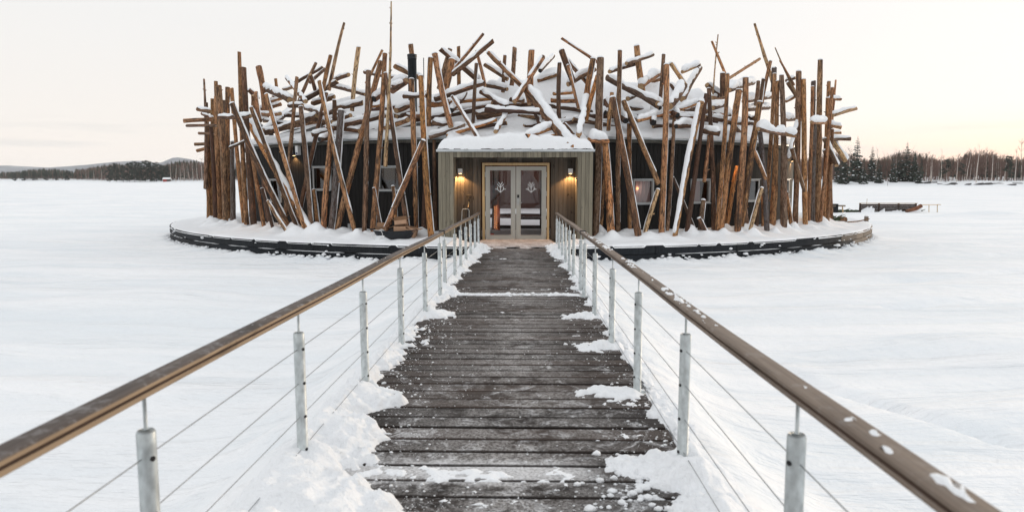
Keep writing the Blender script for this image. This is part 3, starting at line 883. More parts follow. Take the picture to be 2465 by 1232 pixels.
(6.54,24.34,4.53,7.48,26.12,4.82,0.072,0.071,'w',1.5,'c','c','R','snow-laden bare brown level log on roof over pink curtained window'),
(5.82,21.02,-0.02,5.86,22.15,4.59,0.074,0.063,'b',0.5,'c','c','S','dark-barked upright log by the pink curtained window'),
(5.43,20.82,1.67,5.64,21.26,3.09,0.057,0.055,'w',0.0,'c','c','S','short hanging log ending just above the pink curtained window'),
(4.75,20.08,-0.02,5.59,21.48,4.35,0.073,0.063,'p',0.2,'c','c','S','smooth dark grey brown log leaning beside the white plastered log'),
(4.26,19.46,-0.02,5.26,20.78,4.02,0.071,0.103,'w',2.4,'c','c','S','log plastered white with wind driven snow leaning on the wall'),
(5.88,20.93,3.12,5.45,21.16,3.20,0.087,0.084,'b',1.7,'d','c','P','black ended snowy log poking out over pink curtained window'),
(6.24,23.18,4.11,6.94,24.20,4.29,0.077,0.074,'p',1.3,'c','c','R','snowy-topped purplish-brown level log on roof over pink curtained window'),
(5.71,22.00,3.70,6.29,22.10,3.60,0.068,0.063,'b',2.0,'c','c','R','leftmost of two, snow-laden dark-barked level log on roof over pink curtained window'),
(6.38,22.04,3.54,7.31,22.72,3.56,0.070,0.067,'b',1.7,'c','c','R','rightmost of two, snow-laden dark-barked level log on roof over pink curtained window'),
(5.14,22.70,3.95,5.88,23.70,4.18,0.075,0.072,'b',1.3,'c','c','R','snowy-topped dark-barked level log on roof over white plastered log'),
(4.64,21.12,3.67,4.00,22.59,4.39,0.090,0.096,'b',1.2,'d','c','R','stout snowy-topped dark-barked slanting left-leaning black-ended log on roof over lit window'),
(8.31,25.17,4.38,8.42,25.31,5.25,0.074,0.068,'w',0.3,'c','c','V','leftmost of two, bare brown steep right-leaning log on roof past the pink window'),
(6.87,21.64,-0.02,7.47,21.99,4.86,0.057,0.054,'b',1.6,'c','c','S','snow-laden dark-barked steep right-leaning log beyond the pink curtained window'),
(6.67,21.16,-0.02,7.25,21.51,4.11,0.087,0.084,'w',0.8,'c','c','S','snowy-topped bare brown steep right-leaning log beyond the pink curtained window'),
(7.15,21.96,-0.02,7.16,22.31,1.15,0.064,0.056,'w',0.4,'c','c','S','bare brown upright log beyond the pink curtained window'),
(6.74,20.62,-0.02,7.21,20.97,1.48,0.057,0.053,'t',1.7,'c','c','S','short crooked log with snowy back leaning low beyond windows'),
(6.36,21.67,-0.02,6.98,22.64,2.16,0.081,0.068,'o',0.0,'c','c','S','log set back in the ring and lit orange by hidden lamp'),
(5.18,20.26,-0.02,5.37,20.61,1.12,0.078,0.070,'b',1.3,'c','c','S','squat forked snowy stump under the pink curtained window'),
(5.44,20.16,-0.02,5.15,20.17,0.62,0.068,0.060,'b',1.0,'c','c','S','snowy-topped dark-barked steep left-leaning log by the pink curtained window'),
(9.04,25.28,4.79,8.13,24.97,7.21,0.074,0.041,'t',0.0,'c','c','V','tall thin pole leaning skyward, highest at this end of the roof'),
(8.17,24.13,4.35,8.55,24.54,5.81,0.065,0.061,'w',0.6,'c','c','V','rightmost of two, bare brown steep right-leaning log on roof past the pink window'),
(8.61,24.30,4.76,8.62,24.32,5.56,0.094,0.087,'g',0.9,'c','c','V','snowy-topped grey upright log on roof past the pink window'),
(7.90,22.66,-0.02,8.18,23.01,5.17,0.068,0.062,'w',0.4,'c','c','S','leftmost of three, bare brown upright log near the window farthest from the porch'),
(8.04,22.26,-0.02,8.18,22.61,4.89,0.110,0.058,'w',0.5,'c','c','S','rightmost of three, bare brown upright log near the window farthest from the porch'),
(8.36,22.13,-0.02,8.20,22.48,5.05,0.112,0.074,'w',0.5,'c','c','S','stoutest upright log on the sunlit end of the ring'),
(10.15,25.66,4.45,8.63,24.33,6.25,0.051,0.018,'t',0.0,'c','c','V','thin pale steep left-leaning log on the sunlit end of the roof'),
(9.65,25.14,5.09,8.83,24.40,5.83,0.035,0.032,'w',0.0,'c','c','V','thin bare brown slanting left-leaning log on the sunlit end of the roof'),
(9.30,23.58,-0.02,9.32,23.93,5.38,0.096,0.093,'w',0.7,'c','c','S','bare brown upright log before the orange wall glow'),
(9.57,23.43,-0.02,9.43,23.78,5.11,0.090,0.081,'w',0.5,'c','c','S','leftmost of two, bare brown upright log next to the orange lamp glow'),
(8.55,22.42,2.38,9.90,24.93,4.78,0.059,0.061,'b',1.5,'c','c','S','snow-laden dark-barked steep right-leaning log before the orange wall glow'),
(10.91,26.34,-0.02,10.93,26.69,5.42,0.070,0.088,'g',0.3,'c','c','S','grey upright log next to the orange lamp glow'),
(10.09,24.36,-0.02,10.09,24.71,4.98,0.067,0.058,'w',0.4,'c','c','S','rightmost of two, bare brown upright log next to the orange lamp glow'),
(10.69,25.01,-0.02,10.63,25.36,5.99,0.114,0.089,'w',0.8,'c','c','S','tallest upright log on the sunlit end of the ring'),
(10.25,24.40,-0.02,10.20,24.75,3.67,0.106,0.097,'g',0.6,'c','c','S','grey log with an orange lamp glow on its side'),
(11.80,27.17,-0.02,11.92,27.52,5.54,0.075,0.071,'w',0.8,'c','c','S','snowy-topped bare brown upright log at the sunlit end of the ring'),
(10.49,24.38,-0.02,10.84,24.73,4.95,0.064,0.058,'w',0.5,'c','c','S','leftmost of five, thin bare brown upright log at the sunlit end of the ring'),
(11.86,27.10,-0.02,12.14,27.45,5.58,0.052,0.035,'w',0.0,'c','c','S','third from left, thin bare brown upright log at the sunlit end of the ring'),
(11.14,25.53,-0.02,11.17,25.88,4.72,0.071,0.067,'w',0.6,'c','c','S','bare brown upright log at the sunlit end of the ring'),
(11.27,25.55,-0.02,11.40,25.90,3.58,0.068,0.058,'w',0.6,'c','c','S','fourth from left, thin bare brown upright log at the sunlit end of the ring'),
(12.03,26.91,-0.02,12.03,27.26,3.51,0.065,0.061,'w',0.3,'c','c','S','rightmost of five, thin bare brown upright log at the sunlit end of the ring'),
(11.83,27.13,-0.02,11.96,27.48,2.50,0.065,0.062,'w',0.4,'c','c','S','second from left, thin bare brown upright log at the sunlit end of the ring'),
(11.70,27.00,4.81,12.26,27.20,4.82,0.060,0.058,'w',1.4,'c','c','P','thin snowy-topped bare brown level log at the sunlit end of the ring'),
(11.64,26.50,4.14,12.68,26.80,4.43,0.081,0.078,'t',1.2,'c','c','P','log jutting furthest out beyond the sunlit end, tilted upward'),
(11.11,25.60,3.73,11.53,25.40,3.61,0.076,0.071,'w',2.6,'c','c','P','leftmost of two, snow-laden bare brown level log at the sunlit end of the ring'),
(11.51,26.40,3.49,11.98,26.40,3.49,0.056,0.053,'w',1.6,'c','c','P','rightmost of two, thin snow-laden bare brown level log at the sunlit end of the ring'),
(11.37,26.00,3.24,12.17,26.00,3.23,0.071,0.067,'w',1.6,'c','c','P','rightmost of two, snow-laden bare brown level log at the sunlit end of the ring'),
(11.55,26.20,3.21,11.83,25.60,2.42,0.090,0.084,'t',1.5,'c','c','P','snow-laden pale slanting left-leaning log at the sunlit end of the ring'),
(11.02,25.60,3.20,11.20,24.90,2.23,0.085,0.079,'w',1.5,'c','c','P','snow-laden bare brown steep left-leaning log at the sunlit end of the ring'),
(10.94,25.40,2.78,11.18,25.20,2.28,0.069,0.065,'b',1.4,'c','c','P','snowy-topped dark-barked slanting left-leaning log at the sunlit end of the ring'),
(7.02,20.91,3.25,8.08,21.65,3.12,0.062,0.061,'w',3.0,'c','c','P','level log carrying a long thick loaf of snow across uprights'),
(8.09,21.79,3.16,8.65,22.25,3.13,0.067,0.065,'w',2.8,'c','c','P','snow-laden bare brown level log on the sunlit half of the front'),
(9.34,22.76,3.59,10.15,23.63,3.65,0.056,0.056,'w',2.8,'c','c','P','leftmost of two, thin snow-laden bare brown level log at the sunlit end of the ring'),
(7.05,21.40,2.65,7.45,21.31,1.74,0.056,0.053,'w',1.4,'c','c','P','snowy-topped bare brown steep left-leaning log on the sunlit half of the front'),
(7.65,21.51,-0.02,7.36,21.86,3.22,0.083,0.073,'g',0.3,'c','c','S','grey upright log near the window farthest from the porch'),
(8.56,22.30,2.74,9.16,22.59,1.35,0.058,0.056,'w',0.6,'c','c','P','bare brown steep left-leaning log on the sunlit half of the front'),
(8.81,22.53,-0.02,8.69,22.88,1.32,0.065,0.058,'w',1.2,'c','c','S','short stub with snowy side among the uprights on sunlit end'),
(7.73,22.14,-0.02,7.78,22.49,1.23,0.080,0.071,'w',0.2,'c','c','S','second from left, bare brown upright log near the window farthest from the porch'),
(7.47,22.06,-0.02,7.58,22.41,0.96,0.059,0.052,'b',0.2,'c','c','S','thin dark-barked upright log near the window farthest from the porch'),
(7.84,25.04,4.53,10.11,28.76,5.08,0.083,0.087,'b',1.8,'c','c','R','snow-laden dark-barked level log on roof past the pink window'),
(8.13,25.66,4.32,10.03,28.82,4.63,0.082,0.085,'p',1.6,'c','c','R','snow-laden purplish-brown level log on roof past the pink window'),
(9.81,26.38,3.94,10.91,28.06,4.20,0.087,0.085,'b',2.0,'c','c','R','snow-laden dark-barked level log on the sunlit end of the roof'),
(10.57,28.36,4.86,10.83,28.12,5.01,0.064,0.058,'w',1.3,'c','c','R','thin snowy-topped bare brown slanting right-leaning log on the sunlit end of the roof'),
(10.62,28.32,5.61,10.92,28.06,5.00,0.087,0.079,'b',1.2,'c','c','R','snowy-topped dark-barked slanting left-leaning log on the sunlit end of the roof'),
(10.55,28.38,5.68,10.84,28.14,5.77,0.067,0.061,'b',1.4,'c','c','R','thin snowy-topped dark-barked level log on the sunlit end of the roof'),
(-10.28,28.24,3.81,-10.23,26.23,3.57,0.081,0.074,'b',0.3,'c','c','R','dark-barked level log on the shaded end of the roof'),
(-10.21,27.78,3.54,-10.09,26.03,3.78,0.082,0.075,'b',0.5,'d','c','R','dark-barked slanting left-leaning black-ended log on the shaded end of the roof'),
(-9.68,26.62,3.65,-9.28,25.05,3.67,0.081,0.074,'b',0.3,'c','c','R','rightmost of two, dark-barked slanting left-leaning log on the shaded end of the roof'),
(-9.63,26.52,3.72,-9.41,25.29,3.61,0.083,0.076,'p',0.6,'c','c','R','purplish-brown level log on the shaded end of the roof'),
(-9.02,26.05,4.13,-7.42,25.03,3.99,0.081,0.074,'p',0.7,'c','c','R','purplish-brown level log on roof over white wall unit'),
(-9.25,25.88,3.85,-8.10,24.31,3.64,0.079,0.072,'b',0.7,'d','c','R','dark-barked level black-ended log on roof over slanting cluster'),
(-8.23,25.66,3.98,-7.23,24.30,4.13,0.070,0.064,'b',0.7,'c','c','R','dark-barked slanting right-leaning log on roof over white wall unit'),
(-8.42,24.65,3.58,-7.35,23.23,3.67,0.078,0.072,'p',0.7,'d','c','R','purplish-brown level black-ended log on roof over slanting cluster'),
(-7.03,24.72,4.04,-6.41,23.63,4.14,0.071,0.065,'b',0.5,'c','c','R','leftmost of two, dark-barked slanting right-leaning log on roof over pale curtained window'),
(-7.93,24.00,3.58,-6.22,22.83,3.78,0.087,0.080,'w',0.6,'c','c','R','bare brown level log on roof over white wall unit'),
(-6.64,23.98,3.98,-5.83,22.88,3.87,0.073,0.067,'p',0.7,'d','c','R','purplish-brown level black-ended log on roof over pale curtained window'),
(-6.98,23.47,3.57,-5.64,22.34,3.81,0.083,0.077,'b',0.5,'c','c','R','leftmost of two, dark-barked level log on roof over pale curtained window'),
(-6.39,22.14,3.40,-5.07,21.27,3.22,0.082,0.075,'b',0.4,'c','c','R','rightmost of two, dark-barked level log on roof over pale curtained window'),
(-5.62,22.81,3.76,-4.88,21.87,3.64,0.070,0.065,'w',0.6,'d','c','R','bare brown level black-ended log on roof beside the tallest pole'),
(-5.21,23.37,4.12,-4.00,22.40,4.06,0.071,0.065,'p',0.7,'c','c','R','purplish-brown level log on roof beside the tallest pole'),
(-5.16,22.07,3.75,-3.24,21.86,3.73,0.083,0.077,'b',0.4,'c','c','R','dark-barked level log on roof beside the tallest pole'),
(-4.62,21.71,3.24,-3.43,20.49,3.48,0.087,0.080,'w',0.5,'c','c','R','bare brown level log on roof beside the tallest pole'),
(-4.08,21.51,3.73,-2.56,21.51,3.60,0.086,0.079,'b',0.7,'c','c','R','rightmost of two, dark-barked level log on roof around the black flue'),
(-3.40,21.64,3.59,-1.53,21.25,3.87,0.085,0.079,'p',0.4,'c','c','R','purplish-brown level log on roof over shovel side of porch'),
(-2.47,21.71,3.85,-0.94,21.84,4.07,0.070,0.064,'b',0.6,'d','c','R','dark-barked level black-ended log on roof over porch doors'),
(-2.54,20.44,3.20,-1.35,20.41,3.35,0.076,0.070,'b',1.0,'d','c','R','snowy-topped dark-barked level black-ended log on roof over shovel side of porch'),
(-1.89,20.51,3.26,-0.52,20.37,3.38,0.075,0.069,'p',0.7,'c','c','R','purplish-brown level log on roof over porch doors'),
(-1.45,21.52,3.65,-0.23,20.97,3.82,0.086,0.079,'b',0.8,'c','c','R','second from left, snowy-topped dark-barked level log on roof over porch doors'),
(-0.62,21.90,4.03,0.59,21.98,4.14,0.084,0.077,'b',0.8,'c','c','R','leftmost of two, dark-barked level log on roof just past the porch doors'),
(-0.19,21.15,3.65,1.23,20.84,3.56,0.073,0.067,'w',0.6,'c','c','R','bare brown level log on roof just past the porch doors'),
(-0.02,20.56,3.29,1.75,20.66,3.51,0.077,0.071,'b',0.8,'c','c','R','rightmost of two, dark-barked level log on roof just past the porch doors'),
(0.23,21.55,4.07,2.14,22.02,3.86,0.071,0.065,'b',0.8,'d','c','R','dark-barked level black-ended log on roof over porch end'),
(1.41,20.30,3.51,3.23,21.28,3.24,0.072,0.066,'b',0.9,'c','c','R','snowy-topped dark-barked level log on roof over porch end'),
(1.95,21.21,3.68,3.54,21.85,3.68,0.083,0.077,'p',0.8,'c','c','R','purplish-brown level log on roof just beyond the porch'),
(2.43,20.89,3.71,4.08,22.25,3.55,0.080,0.074,'b',1.0,'d','c','R','rightmost of two, snowy-topped dark-barked level black-ended log on roof just beyond the porch'),
(2.49,22.06,4.13,3.91,22.85,3.99,0.075,0.069,'b',1.0,'d','c','R','leftmost of two, snowy-topped dark-barked level black-ended log on roof just beyond the porch'),
(3.96,21.48,3.40,5.28,21.72,3.39,0.084,0.078,'b',0.7,'c','c','R','dark-barked level log on roof over white plastered log'),
(4.23,22.20,3.78,5.80,22.91,3.70,0.072,0.067,'w',0.5,'d','c','R','bare brown level black-ended log on roof over white plastered log'),
(4.00,23.08,4.00,5.53,23.10,4.06,0.079,0.073,'b',0.5,'c','c','R','dark-barked level log on roof over lit window'),
(4.42,22.50,3.85,6.42,23.13,3.65,0.085,0.078,'p',1.0,'c','c','R','snowy-topped purplish-brown level log on roof over white plastered log'),
(5.49,23.20,4.04,6.37,24.73,4.14,0.070,0.064,'b',1.0,'d','c','R','snowy-topped dark-barked level black-ended log on roof over white plastered log'),
(5.82,23.28,4.06,7.18,24.72,3.81,0.087,0.080,'b',0.6,'d','c','R','dark-barked level black-ended log on roof over pink curtained window'),
(6.63,22.25,3.51,7.48,23.84,3.26,0.084,0.077,'b',1.1,'d','c','R','snowy-topped dark-barked slanting left-leaning black-ended log on roof over pink curtained window'),
(6.29,23.93,4.01,7.31,24.90,3.98,0.083,0.076,'w',0.6,'d','c','R','bare brown level black-ended log on roof over pink curtained window'),
(6.76,23.71,3.76,8.30,25.24,3.77,0.073,0.068,'p',0.5,'c','c','R','purplish-brown level log on roof over pink curtained window'),
(7.27,24.27,4.07,8.00,26.31,3.95,0.073,0.067,'b',0.6,'c','c','R','dark-barked pointing outward log on roof over pink curtained window'),
(8.80,24.06,3.33,9.18,26.20,3.55,0.068,0.063,'w',0.7,'d','c','R','bare brown level black-ended log on roof past the pink window'),
(8.17,25.48,4.00,8.81,26.81,3.89,0.074,0.068,'p',0.5,'d','c','R','purplish-brown slanting left-leaning black-ended log on roof past the pink window'),
(8.40,25.28,3.99,8.66,27.00,3.86,0.089,0.082,'w',0.6,'d','c','R','bare brown slanting right-leaning black-ended log on roof past the pink window'),
(9.02,25.92,3.67,9.75,27.11,3.68,0.068,0.063,'w',1.0,'d','c','R','thin snowy-topped bare brown level black-ended log on roof past the pink window'),
(8.52,27.01,4.10,9.42,28.13,4.13,0.080,0.073,'b',0.9,'c','c','R','snowy-topped dark-barked level log on roof past the pink window')]
MOUNDS=[(-1.79,22.56,0.45),(0.79,23.18,0.50),(1.70,20.66,0.60),(4.05,22.88,0.45),(6.77,26.06,0.50),(-5.68,23.52,0.40),(-3.28,20.82,0.40),(-0.29,21.24,0.40),(2.66,20.46,0.35),(4.79,21.84,0.40),(9.92,28.92,0.50),(-4.30,22.98,0.30),(-0.88,23.44,0.40),(0.94,23.48,0.50),(-7.14,22.66,0.30),(6.73,22.68,0.30),(1.64,23.54,0.40),(4.81,24.74,0.30),(-5.79,25.32,0.25)]
# ================================================================== SETTING
def deck_z(y):
    return .27 - .0164 * y


def shore_y(a):
    return np.interp(a, [-1.4, -.77, -.66, -.47, -.2, .2, .45, .75, 1.3], [620, 575, 520, 365, 345, 260, 216, 209, 200])


S_BASES = [(r[0], r[1]) for r in LOGS if r[12] == 'S' and abs(r[2] + .02) < .05]


def ground_h(x, y):
    h = -.5 + .09 * fbm(x / 5, y / 4, 4, 1) + .018 * fbm(x / 1.1, y / 1.1, 3, 2)
    # long wind ridges and sledge tracks running away over the ice
    u_, v_ = x * .93 + y * .36, -x * .36 + y * .93
    h = h + .12 * fbm(u_ / 7, v_ / 1.5, 4, 3) * sstep(1.5, 5, np.abs(x))
    tr = np.abs(((v_ + .5 * np.sin(u_ / 7)) / 2.6) % 1 - .5)
    h = h - .06 * sstep(.11, .02, tr) * sstep(3.5, 6, x) * sstep(30, 24, y) * (vnoise(u_ / 4, v_ / 4, 6) > .35)
    # snow thrown off the walkway
    dz = deck_z(np.minimum(y, 17.5))
    side = np.where(x > -.16, x - .90, -1.22 - x)
    on = (y < 17.6)
    lump = .5 + .5 * fbm(x / .7, y / .7, 4, 8)
    top = dz - .24 + .16 * lump
    rise = np.exp(-np.clip(side - .15, 0, None) ** 2 / (2 * (.42 + .25 * lump) ** 2))
    bank = np.where(side > 0, h + (top - h) * rise * sstep(0, .10, side), dz - .34)
    h = np.where(on & (side < 2.5), bank, h)
    # platform: low bank against the rim, bare under the deck
    rr = np.hypot(x - CEN[0], y - CEN[1])
    th = np.degrees(np.arctan2(x - CEN[0], CEN[1] - y))
    front = np.interp(th, [-180, -75, -55, -25, 0, 30, 60, 75, 180], [-.47, -.45, -.42, -.36, -.30, -.37, -.40, -.42, -.47])
    bump = front + .10 * fbm(th / 1.1, rr / 2, 4, 12) + .05 * fbm(th / .35, rr, 2, 13)
    k = np.exp(-np.clip(rr - 14.9, 0, None) / .55)
    h = np.where((rr > 14.75) & (rr < 18.5), h + (np.maximum(bump, h) - h) * k, h)
    h = np.where(rr <= 14.75, -.62, h)
    # two drifts out on the ice
    for cx, cy, hh, sx, sy in ((28.5, 42, .34, 2.4, 1.2), (-33, 58, .45, 6, 2), (-24, 50, .3, 4, 1.5), (-7, 12.5, .12, 1.5, .8), (7.5, 9.0, .14, 1.6, .7), (9.5, 7.5, .2, 1.6, .8)):
        h = h + hh * np.exp(-((x - cx) / sx) ** 2 - ((y - cy) / sy) ** 2)
    # river bank
    a = x / np.maximum(y, 1)
    d = np.where(y > 100, y - shore_y(a), -50)
    h = h + 1.35 * sstep(0, 14, d) + .5 * fbm(x / 11, y / 5, 3, 21) * sstep(0, 8, d) + .012 * np.clip(d - 14, 0, 500)
    d2 = -y - 38
    h = h + 1.2 * sstep(0, 10, d2)
    # a line of small footprints
    for i in range(30):
        fx, fy = 3.15 + i * .034 + .035 * ((i % 2) * 2 - 1), 8.25 - i * .088
        h = h - .05 * np.exp(-((x - fx) ** 2 + (y - fy) ** 2) / .0075)
    return h


def growing(start, step, g, stop):
    out, p, s = [], start, step
    while p < stop:
        s *= g
        p += s
        out.append(p)
    return out


xs = np.arange(-11, 11.01, .085)
gx = growing(xs[-1], .085, 1.065, 2600)
xs = np.concatenate([-np.array(gx)[::-1], xs, np.array(gx)])
ys = np.arange(1.5, 19, .085)
gy = growing(ys[-1], .085, 1.036, 3800)
gb = growing(-1.5, .085, 1.12, 260)
ys = np.concatenate([-np.array(gb)[::-1], ys, np.array(gy)])
GX, GY = np.meshgrid(xs, ys, indexing='ij')
GZ = ground_h(GX, GY)
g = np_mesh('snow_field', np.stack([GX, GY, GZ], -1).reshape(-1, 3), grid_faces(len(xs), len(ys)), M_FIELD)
tag(g, 'frozen river under wind worked snow', kind='structure')

# hills far behind the left bank
hx = np.linspace(-4200, 900, 220)
prof = 1.06 * np.interp(hx / 3000, [-1.4, -.76, -.70, -.64, -.60, -.565, -.535, -.512, -.49, -.46, -.2, .3], [40, 58, 52, 62, 74, 78, 66, 92, 82, 60, 40, 20])
V, hv = [], np.linspace(0, 1, 14)
for i, t in enumerate(hv):
    yy = 2600 + 700 * t
    zz = (prof + 7 * fbm(hx / 240, np.full_like(hx, t * 2), 4, 31)) * sstep(0, 1, t) ** .8 * (1.0) * (yy / 3000)
    V.append(np.stack([hx * yy / 3000, np.full_like(hx, yy), zz - 2], -1))
V = np.stack(V, 1).reshape(-1, 3)
tag(np_mesh('hills', V, grid_faces(len(hx), len(hv)), M_HILL), 'low wooded hills beyond the river', kind='structure')

# ------------------------------------------------------------------ walkway (planks)
walk = empty('walkway', (0, 0, 0))
tag(walk, 'boarded walkway with trodden snow leading to the door', kind='structure')
X0, X1 = -1.22, .90
plank_me = []
for v in range(5):
    m_ = MB()
    n_ = 9
    pts = []
    for i in range(n_):
        x = X0 + (X1 - X0) * i / (n_ - 1)
        e = rng.uniform(-.0025, .0025)
        pts.append((x, e))
    for (xa, ea), (xb, eb) in zip(pts, pts[1:]):
        vs = []
        for x, e in ((xa, ea), (xb, eb)):
            vs += [(x, -.088 + e, -.055), (x, -.088 + e, -.005), (x, -.081 + e, 0), (x, .081 + e, 0), (x, .088 + e, -.005), (x, .088 + e, -.055)]
        m_.add(vs, [(j, j + 1, j + 7, j + 6) for j in range(5)])
    m_.add([(X0, -.088, -.055), (X0, -.088, -.005), (X0, -.081, 0), (X0, .081, 0), (X0, .088, -.005), (X0, .088, -.055)], [(0, 1, 2, 3, 4, 5)])
    m_.add([(X1, -.088, -.055), (X1, -.088, -.005), (X1, -.081, 0), (X1, .081, 0), (X1, .088, -.005), (X1, .088, -.055)], [(5, 4, 3, 2, 1, 0)])
    o_ = m_.build('plank', M_DECK, walk)
    plank_me.append(o_.data)
    bpy.data.objects.remove(o_)
y = -1.6
i = 0
while y < 17.5:
    o_ = link_mesh('plank', plank_me[i % 5], walk, (rng.uniform(-.006, .006), y, deck_z(y) + rng.uniform(-.003, .002)))
    o_.rotation_euler = (-.0164 + rng.uniform(-.006, .006), rng.uniform(-.0012, .0012), rng.uniform(-.0012, .0012))
    y += .176 + rng.choice((.014, .019, .023, .028))
    i += 1
for sx in (-1.12, -.16, .80):
    m_ = MB()
    m_.add([(sx + dx, yy, deck_z(yy) - dz) for yy in (-1.7, 17.5) for dx, dz in ((-.05, .062), (.05, .062), (.05, .24), (-.05, .24))],
           [(0, 1, 2, 3), (7, 6, 5, 4), (0, 4, 5, 1), (1, 5, 6, 2), (2, 6, 7, 3), (3, 7, 4, 0)])
    m_.build('joist', M_DECKDARK, walk)

# snow left on the walkway: ragged banks along both edges, a bar at the joint, patches
gx_ = np.arange(-1.42, 1.14, .0155)
gy_ = np.concatenate([np.arange(2.2, 7.2, .0155), np.arange(7.2, 17.75, .034)])
WX, WY = np.meshgrid(gx_, gy_, indexing='ij')
rag = fbm(WX / .34, WY / .30, 6, 41)
rag2 = fbm(WX / .085, WY / .085, 4, 47)
rag3 = fbm(WX / .045, WY / .045, 3, 49)
wl = np.interp(WY, [2.2, 3.03, 3.2, 3.4, 3.7, 4.08, 4.3, 4.7, 5.1, 5.5, 6.1, 6.9, 8.0, 9.1, 9.6, 10.5, 12, 14, 16, 17.6], [.74, .68, .47, .37, .36, .34, .12, .28, .12, .06, .13, .05, .10, .07, .22, .12, .12, .16, .26, .34])
wr = np.interp(WY, [2.2, 3.05, 3.24, 3.38, 3.6, 3.75, 4.5, 6, 8, 9.4, 10, 11, 12.5, 14, 16, 17.6], [.28, .22, .18, .32, .34, -.02, -.06, -.06, -.05, .10, .14, .05, .10, .16, .26, .34])
dl = (WX - X0) - wl - .20 * rag - .12 * rag2 - .07 * rag3
dr = (X1 - WX) - wr - .20 * rag - .12 * rag2 - .07 * rag3
hl = np.clip(-dl, 0, None)
hr = np.clip(-dr, 0, None)
h = .16 * np.tanh(hl / .30) + .14 * np.tanh(hr / .28)
for cy, w, amp in ((9.72, .13, .03), (3.50, .13, .016)):
    cover = (1 - np.abs(WY - cy - .10 * rag) / w)
    if cy < 5:
        cover = cover * sstep(.50, .15, WX) - .34
    h = np.maximum(h, amp * np.clip(cover * .7 + .75 * rag2 + .55 * rag3 - .12, 0, 1))
for py in (3.5, 4.95, 6.45, 8.05):
    for px_, s_ in ((.80, .19), (-1.14, .18)):
        q = 1 - np.hypot((WX - px_ + (.06 if px_ > 0 else -.06)) * .75, (WY - py) * 1.1) / s_ + 1.0 * rag + .55 * rag2 + .45 * rag3
        h = np.maximum(h, .06 * np.clip(q, 0, 1) ** .8)
patch = fbm(WX / .62, WY / .20, 6, 53) + .25 * fbm(WX / .05, WY / .05, 3, 57)
lim = .56 + .10 * np.abs(WX + .16) - .10 * sstep(4.9, 3.4, WY)
h = np.maximum(h, .012 * np.clip((patch - lim) / .25, 0, 1) ** .7)
h = h * (1 + .22 * rag2 + .18 * rag)
core = (h > .001)
drop = np.clip(np.maximum(X0 - .02 - WX, WX - X1 - .02), 0, None)
WZ = deck_z(WY) + h - .004 - drop * .9 + np.where(core, 0, -.02)
F_ = grid_faces(len(gx_), len(gy_))
keep = core.reshape(-1)[F_].any(1)
F_ = F_[keep]
used, inv = np.unique(F_, return_inverse=True)
V_ = np.stack([WX, WY, WZ], -1).reshape(-1, 3)[used]
tag(np_mesh('walkway_snow', V_, inv.reshape(F_.shape), M_CRUST), 'ragged snow left along the walkway edges', kind='stuff')

# loose crumbs of snow
ico_v, ico_f = [], []
t_ = (1 + 5 ** .5) / 2
IV = np.array([(-1, t_, 0), (1, t_, 0), (-1, -t_, 0), (1, -t_, 0), (0, -1, t_), (0, 1, t_), (0, -1, -t_), (0, 1, -t_), (t_, 0, -1), (t_, 0, 1), (-t_, 0, -1), (-t_, 0, 1)]) / math.hypot(1, t_)
IF = np.array([(0, 11, 5), (0, 5, 1), (0, 1, 7), (0, 7, 10), (0, 10, 11), (1, 5, 9), (5, 11, 4), (11, 10, 2), (10, 7, 6), (7, 1, 8), (3, 9, 4), (3, 4, 2), (3, 2, 6), (3, 6, 8), (3, 8, 9), (4, 9, 5), (2, 4, 11), (6, 2, 10), (8, 6, 7), (9, 8, 1)])


def crumbs(name, spots, mat, label, parent=None):
    rs = np.random.RandomState(3)
    V, F = [], []
    for i, (x, y, z, s) in enumerate(spots):
        v = IV * s * rs.uniform(.65, 1.25, (12, 3)) * np.array([1.25, 1, .7]) + np.array([x, y, z + s * .3])
        V.append(v)
        F.append(IF + 12 * i)
    o = np_mesh(name, np.concatenate(V), np.concatenate(F), mat, parent)
    if label:
        tag(o, label)
    o['kind'] = 'stuff'
    return o


spots = []
for i in range(3400):
    y = 2.9 + 7.5 * rng.random() ** 1.25
    e = rng.random()
    if e < .30:
        x = X0 + np.interp(y, [3.03, 3.2, 3.4, 4.1, 4.3, 5, 9], [.68, .47, .37, .34, .12, .12, .1]) + abs(rng.gauss(.0, .22))
    elif e < .48:
        x = X1 - np.interp(y, [3.0, 3.3, 3.6, 3.9], [.34, .3, .22, .0]) - abs(rng.gauss(.0, .20))
    else:
        x = rng.uniform(X0, X1)
    if not X0 < x < X1:
        continue
    if e >= .48 and vnoise(x / .5, y / .3, 151) + .35 * vnoise(x / .13, y / .1, 153) < .74:
        continue
    spots.append((x, y, deck_z(y), (.0016 + .0065 * rng.random() ** 6) * (.85 if e > .48 else 1.35)))
for i in range(120):
    y = rng.uniform(3.05, 3.75)
    x = X1 - .28 + rng.gauss(0, .16)
    spots.append((min(x, X1 - .01), y, deck_z(y), .006 + .022 * rng.random() ** 2.5))
crumbs('snow_crumbs', spots, M_CRUST, 'loose crumbs of snow scattered on the planks')

# ------------------------------------------------------------------ railings
POSTS = [-.90, .57, 2.035, 3.50, 4.95, 6.45, 8.05, 9.50]
POSTS2 = [10.1, 11.57, 12.66, 13.8, 15.0, 16.35, 17.65]
post_me = {}


